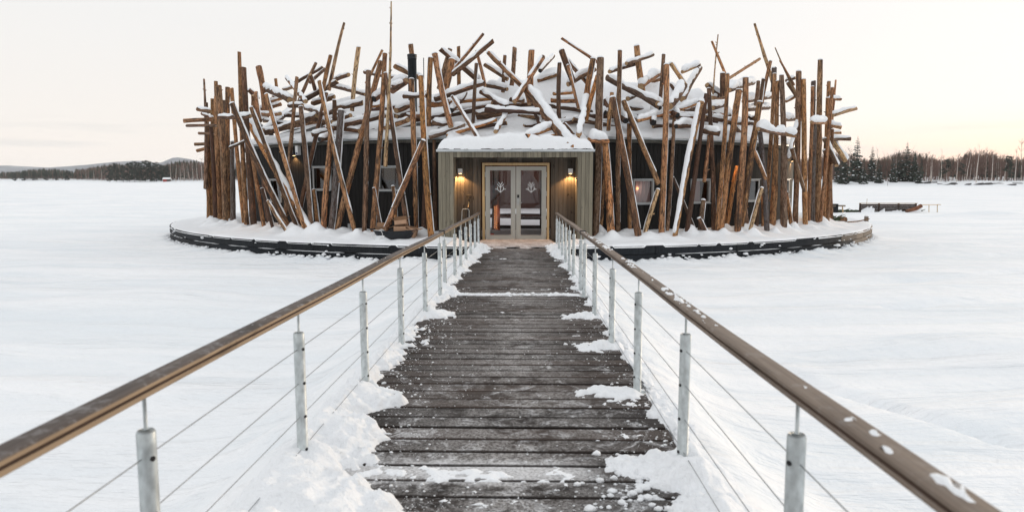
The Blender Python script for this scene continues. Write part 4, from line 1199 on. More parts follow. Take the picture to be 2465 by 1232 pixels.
def make_post(parent, x, y, inward):
    z = deck_z(y)
    if 'post' not in post_me:
        m = MB()
        m.tube([(0, 0, 0), (0, 0, .70), (0, 0, .748), (0, 0, .755)], [.0285, .0285, .0285, .024], 18)
        m.tube([(0, 0, .0), (0, 0, .008)], [.062, .062], 20)
        o = m.build('post', M_ZINC, None, True)
        post_me['post'] = o.data
        bpy.data.objects.remove(o)
        m = MB()
        m.tube([(0, 0, .75), (0, 0, .869)], .0062, 8)
        m.tube([(0, 0, .748), (0, 0, .758)], .014, 10)
        o = m.build('rod', M_ZINC, None, True)
        post_me['rod'] = o.data
        bpy.data.objects.remove(o)
        for s in (-1, 1):
            m = MB()
            m.tube([(s * .0265, 0, 0), (s * .031, 0, 0)], [.0085, .0085], 10)
            o = m.build('grommet', M_BLACK)
            post_me[s] = o.data
            bpy.data.objects.remove(o)
    p = link_mesh('post', post_me['post'], parent, (x, y, z))
    p.rotation_euler = (rng.uniform(-.006, .006), rng.uniform(-.006, .006), rng.uniform(0, 6))
    r_ = link_mesh('rod', post_me['rod'], p)
    for hh in (.668, .485, .304, .124):
        gobj = link_mesh('grommet', post_me[inward], p, (0, 0, hh))
        gobj.rotation_euler = (0, 0, -p.rotation_euler[2] - inward * .5)
    return p


def handrail(parent, x, y0, y1, drop=0.0):
    """moulded rail: grooved flanks and a weathered slightly crowned top"""
    prof = [(-.033, .868), (.033, .868), (.036, .872), (.036, .885), (.031, .888), (.031, .892), (.036, .895), (.036, .906), (.030, .912), (.0, .914), (-.030, .912), (-.036, .906), (-.036, .895), (-.031, .892), (-.031, .888), (-.036, .885), (-.036, .872)]
    mi = [0, 0, 0, 2, 2, 2, 0, 1, 1, 1, 1, 0, 2, 2, 2, 0, 0]
    n = len(prof)
    m = MB()
    ks = max(2, int((y1 - y0) / .5))
    vs = []
    for i in range(ks + 1):
        y = y0 + (y1 - y0) * i / ks
        jx, jz = .004 * math.sin(y * 1.7), .004 * math.sin(y * 1.1 + 1)
        vs += [(x + px + jx, y, deck_z(y) + pz + jz - drop) for px, pz in prof]
    b = len(m.v)
    for i in range(ks):
        for j in range(n):
            m.add([vs[i * n + j], vs[i * n + (j + 1) % n], vs[(i + 1) * n + (j + 1) % n], vs[(i + 1) * n + j]], [(0, 1, 2, 3)], mi[j])
    m.add(vs[:n], [tuple(range(n))], 0)
    m.add(vs[-n:], [tuple(range(n - 1, -1, -1))], 0)
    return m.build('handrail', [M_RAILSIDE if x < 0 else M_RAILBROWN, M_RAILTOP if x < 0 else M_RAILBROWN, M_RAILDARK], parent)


def cables(parent, x, ys_):
    for hh in (.668, .485, .304, .124):
        m = MB()
        m.tube([(x, y, deck_z(y) + hh) for y in ys_], .0022, 6)
        m.build('cable', M_STEEL, parent, True)


for side, x, word in ((-1, -1.185, 'left'), (1, .842, 'right')):
    near_r = empty('railing', (0, 0, 0))
    tag(near_r, ('long near railing on the side of the black sled, its rail pale tan' if side < 0 else 'long near railing with snow patches on its brown rail, opposite the sled side'), 'railing', 'railings of the walkway')
    for y in POSTS:
        make_post(near_r, x, y, -side)
    cuts = [-.7, 2.66 if side < 0 else 3.3, 6.1, 9.74]
    for ya_, yb_ in zip(cuts, cuts[1:]):
        handrail(near_r, x, ya_, yb_ - .003)
    cables(near_r, x, [-.7] + POSTS)
    m = MB()
    m.box((x, 9.79, deck_z(9.79) + .892), (.082, .085, .058))
    m.build('end_bracket', M_BLACK, near_r)
    far_r = empty('railing', (0, 0, 0))
    tag(far_r, ('short far railing beside the porch on the shovel side' if side < 0 else 'short far railing beside the porch away from the shovel'), 'railing', 'railings of the walkway')
    for y in POSTS2:
        make_post(far_r, x, y, -side)
    handrail(far_r, x, 9.86, 17.75, .0)
    cables(far_r, x, POSTS2)
    # snow frozen to the top of the rails
    rs = np.random.RandomState(4 + side)
    gx2 = np.linspace(-.031, .031, 12)
    gy2 = np.arange(.5, 9.7, .018)
    A, B = np.meshgrid(gx2, gy2, indexing='ij')
    f = 1.25 * fbm(A / .03, B / .05, 5, 60 + side) + (.75 * vnoise(B / .35, B * 0, 63 + side) - .80 if side > 0 else -.98 + .25 * vnoise(B / .5, B * 0, 63))
    bias = (.20 - np.abs(A + .005) / .031 * .32)
    hh = np.clip((f + bias) * .035, 0, .013)
    Z = deck_z(B) + .9125 - .06 * np.abs(A) + hh + np.where(hh > 0, 0, -.006) + .004 * np.sin(B * 1.1 + 1)
    F_ = grid_faces(len(gx2), len(gy2))
    F_ = F_[(hh > .0005).reshape(-1)[F_].any(1)]
    used, inv = np.unique(F_, return_inverse=True)
    if len(used):
        o = np_mesh('rail_snow', np.stack([A + x + .004 * np.sin(B * 1.7), B, Z], -1).reshape(-1, 3)[used], inv.reshape(F_.shape), M_CRUST, near_r)
        o['kind'] = 'stuff'
# ================================================================== FLOATING PLATFORM


def pol(r, th, z=0.0):
    """point at radius r and angle th (degrees, 0 = towards the walkway, positive to +X)"""
    a = RAD(th)
    return (CEN[0] + r * math.sin(a), CEN[1] - r * math.cos(a), z)


plat = empty('floating_platform', (0, 0, 0))
tag(plat, 'round floating timber platform with black boarded rim around the log building', 'platform')
m = MB()
for i in range(120):
    t0, t1 = i * 3, i * 3 + 3
    m.add([pol(7.0, t0, -.03), pol(14.77, t0, -.03), pol(14.77, t1, -.03), pol(7.0, t1, -.03)], [(0, 1, 2, 3)])
    m.add([pol(14.77, t0, -.03), pol(14.77, t1, -.03), pol(14.77, t1, -.66), pol(14.77, t0, -.66)], [(3, 2, 1, 0)])
m.build('deck', M_DECKDARK, plat)


def arc_board(name, parent, mat, r0, r1, ta, tb, z0, z1, n=6, bev=.006):
    m = MB()
    vs = []
    for i in range(n + 1):
        t = ta + (tb - ta) * i / n
        vs += [pol(r0, t, z0), pol(r1, t, z0 + bev), pol(r1, t, z1 - bev), pol(r1 - bev, t, z1), pol(r0, t, z1)]
    for i in range(n):
        for j in range(5):
            m.add([vs[i * 5 + j], vs[i * 5 + (j + 1) % 5], vs[i * 5 + 5 + (j + 1) % 5], vs[i * 5 + 5 + j]], [(3, 2, 1, 0)])
    m.add(vs[:5], [(0, 1, 2, 3, 4)])
    m.add(vs[-5:], [(4, 3, 2, 1, 0)])
    return m.build(name, mat, parent)


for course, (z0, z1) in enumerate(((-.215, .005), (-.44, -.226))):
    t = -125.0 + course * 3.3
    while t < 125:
        grey = t > 38 + course * 6  # paler grey-brown boards past this angle
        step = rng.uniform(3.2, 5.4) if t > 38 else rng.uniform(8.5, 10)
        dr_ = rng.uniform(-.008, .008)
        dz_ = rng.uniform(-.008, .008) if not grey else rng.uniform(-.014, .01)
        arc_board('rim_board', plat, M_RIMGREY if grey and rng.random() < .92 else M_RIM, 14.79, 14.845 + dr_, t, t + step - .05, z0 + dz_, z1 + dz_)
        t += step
m = MB()
for i in range(36):
    t0, t1 = 125 + i * 110 / 36, 125 + (i + 1) * 110 / 36
    m.add([pol(14.84, t0, .0), pol(14.84, t1, .0), pol(14.84, t1, -.6), pol(14.84, t0, -.6)], [(3, 2, 1, 0)])
m.build('rim_back', M_RIM, plat)

# snow lying on the platform, heaped at the foot of every log
ths = np.concatenate([np.arange(-110, 110, .26), np.arange(110, 250.1, 2.0)])
rs_ = np.concatenate([np.linspace(11.4, 12.3, 6)[:-1], np.linspace(12.3, 14.0, 27)[:-1], np.linspace(14.0, 14.86, 14)])
TH, RR = np.meshgrid(ths, rs_, indexing='ij')
PX = CEN[0] + RR * np.sin(np.radians(TH))
PY = CEN[1] - RR * np.cos(np.radians(TH))
n1 = fbm(PX / .9, PY / .9, 4, 71)
n2 = fbm(PX / .22, PY / .22, 3, 77)
left_bare = sstep(-36, -62, TH)
hs = .045 + .10 * sstep(14.3, 13.2, RR) + .05 * n1 + .02 * n2 + .05 * sstep(12.9, 12.2, RR)
hs = hs * (1 - .55 * left_bare * sstep(13.5, 14.1, RR))
rr_ = random.Random(3)
mound = np.zeros_like(hs)
for bx, by in S_BASES:
    brr, bth = math.hypot(bx - CEN[0], by - CEN[1]), math.degrees(math.atan2(bx - CEN[0], CEN[1] - by))
    for q in range(2):
        cth = bth + rr_.uniform(-.3, 1.4) * (.17 / 13.2) * 57.3
        crr = brr + rr_.uniform(-.12, .16)
        cx, cy, _ = pol(crr, cth)
        amp, sg = rr_.uniform(.02, .17) if q == 0 else .05 + .30 * rr_.random() ** 2, rr_.uniform(.08, .24)
        d2 = (PX - cx) ** 2 + (PY - cy) ** 2
        mound = np.maximum(mound, amp * np.exp(-d2 / (2 * sg * sg)))
hs = hs + mound * (1 + .25 * n2)
door = sstep(1.7, 1.25, np.abs(PX + .26)) * (PY < 20.6)
hs = hs * (1 - door) + .004 * door
porch_in = (np.abs(PX + .245) < 2.06) & (PY > 19.0) & (PY < 20.7)
hs = np.where(porch_in, -.045, hs)
edge = sstep(14.86, 14.78 - .05 * (n2 > 0), RR)
hs = .006 + (hs - .006) * np.clip(edge + .15, 0, 1)
lip = (RR > 14.80) & (n2 + .6 * n1 > .30)
hs = np.where(RR > 14.80, np.where(lip, .02, -.035), hs)
o = np_mesh('platform_snow', np.stack([PX, PY, hs], -1).reshape(-1, 3), grid_faces(len(ths), len(rs_))[:, ::-1], M_DRIFT)
tag(o, 'snow lying on the round platform, heaped at the feet of the logs', kind='stuff')

# snow caught on the seam of the rim, and clods stuck to it
m = MB()
t = -80.0
while t < 78:
    ln = rng.uniform(2, 9)
    if rng.random() < .75:
        k = max(3, int(ln / .7))
        m.tube([pol(14.855, t + ln * i / k, -.2215 + rng.uniform(-.003, .003)) for i in range(k + 1)], [.001] + [rng.uniform(.004, .010) for _ in range(k - 1)] + [.001], 6)
    t += ln + rng.uniform(.1, 2)
o = m.build('rim_snow', M_CRUST, None, True)
tag(o, 'thin line of snow caught in the seam of the platform rim', kind='stuff')
spots = []
for i in range(300):
    th = rng.uniform(-60, 80)
    base = np.interp(th, [-75, -55, -25, 0, 30, 60, 75], [-.45, -.42, -.36, -.30, -.35, -.36, -.40])
    c = pol(14.87 + rng.random() * .10, th)
    spots.append((c[0], c[1], base - .03 + rng.random() ** 2 * .09, .018 + .05 * rng.random() ** 2))
for i in range(22):
    th = rng.uniform(-70, 70)
    c = pol(14.86, th)
    spots.append((c[0], c[1], rng.uniform(-.25, .0), .02 + .035 * rng.random()))
crumbs('rim_clods', spots, M_CRUST, 'clods of snow sticking against the platform rim')

# trodden snow between the walkway and the door
ax = np.linspace(-1.34, .86, 70)
ay = np.linspace(17.15, 19.78, 96)
AX, AY = np.meshgrid(ax, ay, indexing='ij')
AZ = .022 + .018 * fbm(AX / .2, AY / .2, 4, 91) + .03 * sstep(.85, 1.1, np.abs(AX + .25)) * (fbm(AX / .3, AY / .3, 3, 95) + .4) * sstep(19.0, 18.6, AY) - .06 * sstep(.96, 1.1, np.abs(AX + .24)) - .075 * sstep(17.75, 17.35, AY + .22 * fbm(AX / .25, AY / .25, 4, 97))
o = np_mesh('trodden_snow', np.stack([AX, AY, AZ], -1).reshape(-1, 3), grid_faces(len(ax), len(ay)), M_DIRTY)
tag(o, 'brownish trodden snow before the door', kind='stuff')

# ================================================================== BUILDING
RW = 11.95
bld = empty('round_building', (0, 0, 0))
tag(bld, 'low round dark boarded building wrapped in a snowy nest of logs', 'building')

# windows: centre angle, half width (deg), bottom, top, glass dressing
WINDOWS = [(-66.4, 1.3, .95, 1.74, 'dark'), (-45.3, 2.0, .95, 1.74, 'dark'), (-32.0, 2.0, 1.40, 2.15, 'pale'), (-19.0, 1.85, 1.40, 2.14, 'dark'),
           (19.05, 1.65, 1.0, 1.74, 'lit'), (29.4, 1.95, 1.0, 1.74, 'pink'), (42.4, 1.8, 1.0, 1.74, 'dark'), (58.5, 1.6, 1.0, 1.74, 'dark')]
PORCH_HALF = math.degrees(math.asin(2.1 / RW))

# plank wall: every board is its own piece
step = .147 / RW * 57.2958
t = -71.0
k_ = 0
board_cache = {}


def wall_board(th, z0, z1):
    key = (round(z0, 3), round(z1, 3))
    if key not in board_cache:
        m = MB()
        w2 = .0695
        zc = (z0 + z1) / 2
        hz = (z1 - z0) / 2
        vs = []
        for z in (-hz, hz):
            vs += [(-w2, .04, z), (-w2, .004, z), (-w2 + .005, 0, z), (w2 - .005, 0, z), (w2, .004, z), (w2, .04, z)]
        m.add(vs, [(j, (j + 1) % 6, 6 + (j + 1) % 6, 6 + j) for j in range(6)] + [(5, 4, 3, 2, 1, 0), (6, 7, 8, 9, 10, 11)])
        o = m.build('wall_board', M_WALL)
        board_cache[key] = o.data
        bpy.data.objects.remove(o)
    c = pol(RW + rng.uniform(-.002, .002), th, (z0 + z1) / 2)
    o = link_mesh('wall_board', board_cache[key], bld, c)
    o.rotation_euler = (0, 0, RAD(th))
    return o


while t < 71:
    tc_ = t + step / 2
    if abs(tc_ + .0) > PORCH_HALF - .2:
        cut = [w for w in WINDOWS if abs(tc_ - w[0]) < w[1] - step * .2]
        if cut:
            wall_board(tc_, 0, cut[0][2] - .02)
            wall_board(tc_, cut[0][3] + .02, 2.84)
        else:
            wall_board(tc_, 0, 2.84)
    t += step
m = MB()
for i in range(60):
    t0, t1 = 71 + i * 218 / 60, 71 + (i + 1) * 218 / 60
    m.add([pol(RW, t0, 0), pol(RW, t1, 0), pol(RW, t1, 2.84), pol(RW, t0, 2.84)], [(0, 1, 2, 3)])
m.build('rear_wall', M_WALL, bld)
# inner lining, courtyard wall, floor and ceiling
m = MB()
for i in range(90):
    t0, t1 = i * 4, i * 4 + 4
    mid = ((t0 + t1) / 2 + 180) % 360 - 180
    if abs(mid) > 9.5:
        m.add([pol(8.0, t0, 0), pol(8.0, t1, 0), pol(8.0, t1, 2.86), pol(8.0, t0, 2.86)], [(3, 2, 1, 0)])
    m.add([pol(8.0, t0, .008), pol(11.92, t0, .008), pol(11.92, t1, .008), pol(8.0, t1, .008)], [(0, 1, 2, 3)], 1)
    m.add([pol(8.0, t0, 2.80), pol(11.92, t0, 2.80), pol(11.92, t1, 2.80), pol(8.0, t1, 2.80)], [(3, 2, 1, 0)])
m.build('inner_wall', [M_INT, M_INTFLOOR], bld)
# partitions either side of the lobby and the far rooms
m = MB()
for th in (-13.5, 13.5, -26, -38, 25, 36, 50, -55):
    a, b = pol(8.05, th), pol(11.86, th)
    m.add([(a[0], a[1], .01), (b[0], b[1], .01), (b[0], b[1], 2.79), (a[0], a[1], 2.79)], [(0, 1, 2, 3)])
m.build('partition', M_INT, bld)
# courtyard with snow and the dark pool
m = MB()
for i in range(60):
    t0, t1 = i * 6, i * 6 + 6
    m.add([pol(2.1, t0, .02), pol(7.98, t0, .02), pol(7.98, t1, .02), pol(2.1, t1, .02)], [(0, 1, 2, 3)])
o = m.build('courtyard_snow', M_SNOW)
tag(o, 'snow on the inner courtyard', kind='structure')
m = MB()
m.add([pol(2.15, i * 12, .0) for i in range(30)], [tuple(range(30))])
tag(m.build('pool_water', M_WATER), 'dark cold pool in the courtyard', kind='structure')

# eave: board and zinc flashing
for i in range(28):
    ta, tb = -75 + i * 150 / 28, -75 + (i + 1) * 150 / 28
    if tb < -PORCH_HALF + 1 or ta > PORCH_HALF - 1:
        arc_board('eave_board', bld, M_FASCIA, RW - .05, RW + .10, ta, tb - .03, 2.842, 2.935, 4)
for i in range(20):
    ta, tb = -75 + i * 150 / 20, -75 + (i + 1) * 150 / 20
    arc_board('eave_flashing', bld, M_FLASH, RW - .05, RW + .155, ta, tb - .01, 2.938, 3.03, 5, .004)
# roof deck
m = MB()
for i in range(90):
    t0, t1 = i * 4, i * 4 + 4
    m.add([pol(RW + .12, t0, 3.02), pol(9, t0, 4.2), pol(9, t1, 4.2), pol(RW + .12, t1, 3.02)], [(3, 2, 1, 0)])
    m.add([pol(9, t0, 4.2), pol(8, t0, 4.2), pol(8, t1, 4.2), pol(9, t1, 4.2)], [(3, 2, 1, 0)])
    m.add([pol(8, t0, 4.2), pol(8, t0, 2.81), pol(8, t1, 2.81), pol(8, t1, 4.2)], [(3, 2, 1, 0)])
m.build('roof', M_DECKDARK, bld)
# roof snow
ths = np.concatenate([np.arange(-100, 100, .5), np.arange(100, 260.1, 3)])
rs_ = np.concatenate([[12.125, 12.135, 12.12, 12.08, 12.0, 11.85], np.arange(11.7, 7.95, -.15), [7.95]])
base = np.concatenate([[2.99, 3.05, 3.11, 3.155, 3.20, 3.28], np.interp(np.arange(11.7, 7.95, -.15), [7.95, 8.5, 9.1, 9.6, 10.4, 11.7], [4.5, 4.95, 4.90, 4.45, 3.85, 3.24]), [4.0]])
TH, RI = np.meshgrid(ths, np.arange(len(rs_)), indexing='ij')
RR, BZ = rs_[RI], base[RI]
PX = CEN[0] + RR * np.sin(np.radians(TH))
PY = CEN[1] - RR * np.cos(np.radians(TH))
inner = sstep(12.1, 11.5, RR)
HZ = BZ + (.13 * fbm(PX / .8, PY / .8, 4, 101)) * (.15 + inner)
HZ = HZ + (.12 * sstep(-8, 4, TH) * sstep(75, 50, TH) - .16 * sstep(-8, -16, TH)) * sstep(12.0, 11.0, RR) + .16 * fbm(PX / .55, PY / .9, 4, 104) * sstep(10.4, 9.4, RR)
HZ = HZ + np.where(RR > 11.9, .03 * fbm(TH / 2.2, RR * 0, 3, 107) + .05 * (vnoise(TH / 4.0, TH * 0, 109) - .5), 0)
for mx, my, mh in MOUNDS:
    HZ = HZ + mh * .42 * np.exp(-((PX - mx) ** 2 + (PY - my) ** 2) / (2 * .42 ** 2)) * inner
RR2 = RR + np.where((RR > 11.9), .035 * fbm(TH / 1.6, RI * .1, 3, 113), 0)
PX = CEN[0] + RR2 * np.sin(np.radians(TH))
PY = CEN[1] - RR2 * np.cos(np.radians(TH))
o = np_mesh('roof_snow', np.stack([PX, PY, HZ], -1).reshape(-1, 3), grid_faces(len(ths), len(rs_)), M_SNOW, bld)
o['kind'] = 'stuff'

# windows
for th, half, z0, z1, dress in WINDOWS:
    w = 2 * RW * math.sin(RAD(half)) + .02
    hgt = z1 - z0
    c = pol(RW - .01, th, (z0 + z1) / 2)
    win = empty('window', c, RAD(th))
    win.parent = bld
    m = MB()
    fr = .045
    m.box((0, .02, hgt / 2 - fr / 2), (w, .12, fr)).box((0, .02, -hgt / 2 + fr / 2), (w, .12, fr))
    m.box((-w / 2 + fr / 2, .02, 0), (fr, .116, hgt - 2 * fr)).box((w / 2 - fr / 2, .02, 0), (fr, .116, hgt - 2 * fr))
    m.build('frame', M_WINFRAME, win)
    m = MB()
    m.add([(-w / 2 + fr, .03, -hgt / 2 + fr), (w / 2 - fr, .03, -hgt / 2 + fr), (w / 2 - fr, .03, hgt / 2 - fr), (-w / 2 + fr, .03, hgt / 2 - fr)], [(0, 1, 2, 3)])
    m.build('pane', M_PANE, win)
    m = MB()
    m.box((0, -.055, hgt / 2 + .012), (w + .04, .06, .018))
    m.box((0, -.055, -hgt / 2 - .012), (w + .04, .06, .018))
    m.build('sill', M_FLASH, win)
    if dress != 'dark':
        n_ = 40
        V, F = [], []
        x0_, x1_ = {'pale': (-.02, w / 2 - fr), 'pink': (-w / 2 + fr, .12), 'lit': (-w / 2 + fr, w / 2 - fr)}[dress]
        for j, (zz, pin) in enumerate(((hgt / 2, 1.0), (.10, .9), (-.02, .62 if dress == 'pale' else .95), (-.10, .72 if dress == 'pale' else 1.0), (-hgt / 2, 1.02))):
            for i in range(n_):
                f_ = i / (n_ - 1)
                x = x0_ + (x1_ - x0_) * (f_ if dress != 'pale' else .5 + (f_ - .5) * pin)
                V.append((x, .12 + .022 * math.sin(f_ * 34 + j * .3) + .01 * math.sin(f_ * 71), zz))
        for j in range(4):
            for i in range(n_ - 1):
                a = j * n_ + i
                F.append((a, a + 1, a + n_ + 1, a + n_))
        mm = MB()
        mm.add(V, F)
        mm.build('curtain', M_CURTAIN if dress == 'pale' else M_PINK, win, True)
    if dress in ('lit', 'pink', 'pale'):
        ld = bpy.data.lights.new('room_lamp', 'POINT')
        ld.energy = 4.5 if dress == 'lit' else 2.6
        ld.color = (1, .82, .68)
        ld.shadow_soft_size = .08
        lo = bpy.data.objects.new('room_light', ld)
        COL.objects.link(lo)
        lo.parent = win
        lo.location = (.0, .07, .2) if dress == 'lit' else (.25, .6, .4)
        if dress == 'lit':
            lo.location = (0.1, -.0, .0)
            lo.location = (-.15, .085, .10)
            mm = MB()
            mm.tube([(-.15, .09, .06), (-.15, .09, .08), (-.15, .09, .12), (-.15, .09, .14)], [.012, .028, .028, .012], 12)
            mm.build('bulb', M_BULB, win, True)
            ld.energy = 1.2

# ------------------------------------------------------------------ porch
porch = empty('porch', (-.245, 18.95, 0))
porch.parent = bld
PW, PT = 2.13, 2.505     # half width, top
IW, IT = 1.71, 2.345     # opening


def vboard(name, parent, cx, cy, z0, z1, w, d, mat, rz=0.0):
    m = MB()
    hz = (z1 - z0) / 2
    m.add([(sx * (w / 2 - bx), yy, z) for z in (-hz, hz) for sx, bx, yy in ((-1, 0, d / 2), (-1, 0, -d / 2 + .005), (-1, .005, -d / 2), (1, .005, -d / 2), (1, 0, -d / 2 + .005), (1, 0, d / 2))],
          [(j, (j + 1) % 6, 6 + (j + 1) % 6, 6 + j) for j in range(6)] + [(5, 4, 3, 2, 1, 0), (6, 7, 8, 9, 10, 11)])
    o = m.build(name, mat, parent, False, (cx, cy, (z0 + z1) / 2))
    o.rotation_euler = (0, 0, rz)
    return o


for s in (-1, 1):
    n_ = 4
    bw = (PW - IW) / n_
    for i in range(n_):
        vboard('board', porch, s * (IW + bw * (i + .5)), .0 + rng.uniform(-.003, .003), -.0, PT, bw - .004, .03, M_PORCH)
    for i in range(13):
        vboard('board', porch, s * (PW - .014), .075 + i * .118, 0, PT, .114, .028, M_PORCH, RAD(90) * s)
    for i in range(7):
        vboard('board', porch, s * (IW + .0145), .075 + i * .118, 0, IT, .114, .028, M_PORCH, -RAD(90) * s)
n_ = 34
bw = 2 * IW / n_
for i in range(n_):
    vboard('board', porch, -IW + bw * (i + .5), rng.uniform(-.003, .003), IT, PT, bw - .003, .03, M_PORCH)
# recess: back wall boards and ceiling
YB = .85
x = -IW
while x < IW - .01:
    bw = .118
    cx = x + bw / 2
    if abs(cx) < .96:
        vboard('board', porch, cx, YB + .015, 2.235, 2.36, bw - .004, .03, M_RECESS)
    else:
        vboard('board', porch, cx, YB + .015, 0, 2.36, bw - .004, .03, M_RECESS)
    x += bw
m = MB()
m.box((0, .43, 2.395), (2 * IW + .02, .84, .02))
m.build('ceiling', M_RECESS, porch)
m = MB()
m.box((0, .80, PT + .012), (2 * PW + .02, 1.66, .02))
m.build('roof', M_DECKDARK, porch)
m = MB()
m.box((0, -.045, PT + .028), (2 * PW + .10, .012, .062))
m.box((-PW - .045, .79, PT + .028), (.012, 1.65, .062)).box((PW + .045, .79, PT + .028), (.012, 1.65, .062))
m.box((0, .79, PT + .056), (2 * PW + .09, 1.66, .006))
m.build('flashing', M_FLASH, porch)
# thick snow on the porch roof
sx_ = np.linspace(-1, 1, 110)
sy_ = np.linspace(0, 1, 70)
SX, SY = np.meshgrid(sx_, sy_, indexing='ij')
xx = SX * (PW + .02)
yy = -.045 + SY * 2.7
ed = np.clip(np.minimum((1 - np.abs(SX)) * PW / .30, (yy + .045) / .17), 0, 1)
shape = 1 - (1 - ed) ** 2.6
hh = .02 + (.30 + .42 * sstep(.25, 2.4, yy) + .12 * np.exp(-((xx - .2) / .9) ** 2)) * shape + .17 * fbm(xx / .55, yy / .5, 4, 121) * shape + .02 * fbm(xx / .12, yy / .12, 3, 127) * (ed < .5)
hh = hh - .05 * sstep(.25, .0, ed) * (fbm(xx / .25, yy / .5, 3, 129) > .1)
o = np_mesh('porch_snow', np.stack([xx, yy, PT + .055 + np.maximum(hh, .0)], -1).reshape(-1, 3), grid_faces(len(sx_), len(sy_)), M_SNOW, porch)
o['kind'] = 'stuff'

# door frame and the two glazed leaves
m = MB()
fx0, fx1, fz = -.965, .965, 2.215
m.box((fx0 + .035, YB - .02, fz / 2), (.07, .12, fz)).box((fx1 - .035, YB - .02, fz / 2), (.07, .12, fz)).box((0, YB - .02, fz - .035), (fx1 - fx0 - .14, .118, .07))
m.build('door_frame', M_PALE, porch)


def emblem(parent):
    """branching tree mark: chevron at the foot with upturned tips, stem, two tiers of branches"""
    def st(m, a, b, w=.017):
        d = Vector((b[0] - a[0], 0, b[1] - a[1]))
        L_ = d.length
        c = ((a[0] + b[0]) / 2, 0, (a[1] + b[1]) / 2)
        m.box(c, (L_ + w * .8, .004 + rng.uniform(0, .0012), w), 0, 0, Matrix.Rotation(-math.atan2(d.z, d.x), 3, 'Y'))
    m = MB()
    st(m, (0, -.15), (0, .07))
    for s in (-1, 1):
        st(m, (0, -.145), (s * .095, -.058))
        st(m, (s * .09, -.056), (s * .145, -.056))
        st(m, (s * .085, -.06), (s * .085, .005))
        st(m, (0, -.01), (s * .09, .085))
        st(m, (0, .06), (s * .055, .14))
    return m.build('emblem', M_WHITE, parent, False, (0, -.026, .46))


def door_leaf(cx, lock):
    W_, H_ = .868, 2.10
    d = empty('door', (cx, YB - .015, H_ / 2 + .012))
    d.parent = bld
    d.location = (cx - .245, 18.95 + YB - .015, H_ / 2 + .012)
    gx, g0, g1 = .305, -.925, .945
    m = MB()
    m.box((-(W_ / 2 + gx) / 2, 0, 0), (W_ / 2 - gx, .05, H_)).box(((W_ / 2 + gx) / 2, 0, 0), (W_ / 2 - gx, .05, H_))
    m.box((0, 0, (g1 + H_ / 2) / 2), (2 * gx, .05, H_ / 2 - g1)).box((0, 0, (g0 - H_ / 2) / 2), (2 * gx, .05, H_ / 2 + g0))
    m.build('leaf', M_DOOR, d)
    m = MB()
    for a, b, c, e in ((-gx - .008, gx + .008, g1 - .006, g1 + .008), (-gx - .008, gx + .008, g0 - .008, g0 + .006), (-gx - .008, -gx + .006, g0 + .006, g1 - .006), (gx - .006, gx + .008, g0 + .006, g1 - .006)):
        m.box(((a + b) / 2, -.030, (c + e) / 2), (b - a, .012, e - c))
    m.build('glazing_bead', M_DOOR, d)
    m = MB()
    m.add([(-gx, -.012, g0), (gx, -.012, g0), (gx, -.012, g1), (-gx, -.012, g1)], [(0, 1, 2, 3)])
    m.build('pane', M_GLASS, d)
    emblem(d)
    for hz in (.82, .28, -.30, -.86):
        m = MB()
        s = -1 if cx < 0 else 1
        m.tube([(s * (W_ / 2 + .004), -.034, hz - .07), (s * (W_ / 2 + .004), -.034, hz + .07)], .010, 8)
        m.build('hinge', M_ZINC, d)
    if lock:
        m = MB()
        m.box((-W_ / 2 + .06, -.034, .055), (.052, .022, .20)).tube([(-W_ / 2 + .06, -.045, .02), (-W_ / 2 + .06, -.085, .02), (-W_ / 2 + .075, -.095, .02), (-W_ / 2 + .17, -.095, .02)], .010, 8)
        m.build('handle', M_WINFRAME, d, False)
        m = MB()
        m.box((-W_ / 2 + .06, -.036, .20), (.058, .026, .085))
        m.build('card_reader', M_BLACK, d)
    else:
        m = MB()
        m.box((-gx + .06, -.0155, g0 + .028), (.10, .003, .03))
        m.build('sticker', M_RED, d)


door_leaf(-.442, False)
door_leaf(.442, True)
m = MB()
m.box((-.245, 18.95 + YB - .02, .006), (1.9, .16, .012))
m.build('threshold', M_DECKDARK, bld)

# lobby interior seen through the glass: a trunk wound with warm light, a bench, the window to the courtyard
m = MB()
m.tube([(-.92, 22.0, .01), (-.90, 22.0, 1.2), (-.95, 22.0, 2.79)], [.14, .12, .11], 12)
o = m.build('indoor_trunk', M_LOG, None, True)
o.color = (.30, .12, .06, .3)
tag(o, 'reddish tree trunk standing inside behind the glass doors', 'log')
m = MB()
for i in range(64):
    z = .18 + i * .0115
    a = i * 1.3
    m.add(IV * .0075 + np.array([-.915 + .045 * math.cos(a), 21.84 - .02 * abs(math.sin(a)), z]), IF)
o = m.build('string_lights', M_BULB)
tag(o, 'warm string lights on the lower part of the indoor trunk', 'string lights')
ld = bpy.data.lights.new('string_glow', 'POINT')
ld.energy = 3
ld.color = (1, .45, .2)
ld.shadow_soft_size = .2
lo = bpy.data.objects.new('string_glow', ld)
COL.objects.link(lo)
lo.parent = o
lo.location = (-.7, 21.75, .7)
m = MB()
m.box((.25, 23.4, .42), (1.3, .45, .06)).box((-.3, 23.4, .2), (.07, .4, .38)).box((.8, 23.4, .2), (.07, .4, .38))
tag(m.build('bench', M_INT, None), 'dark bench indoors seen through the glass door', 'bench')
m = MB()
for x_ in (-1.05, -.22, .6):
    m.box((x_, 24.42, 1.3), (.09, .08, 2.6))
m.box((-.22, 24.42, 2.35), (1.56, .07, .10)).box((-.22, 24.42, .06), (1.56, .07, .10))
m.build('courtyard_door_frame', M_INT, bld)

# ------------------------------------------------------------------ lamps


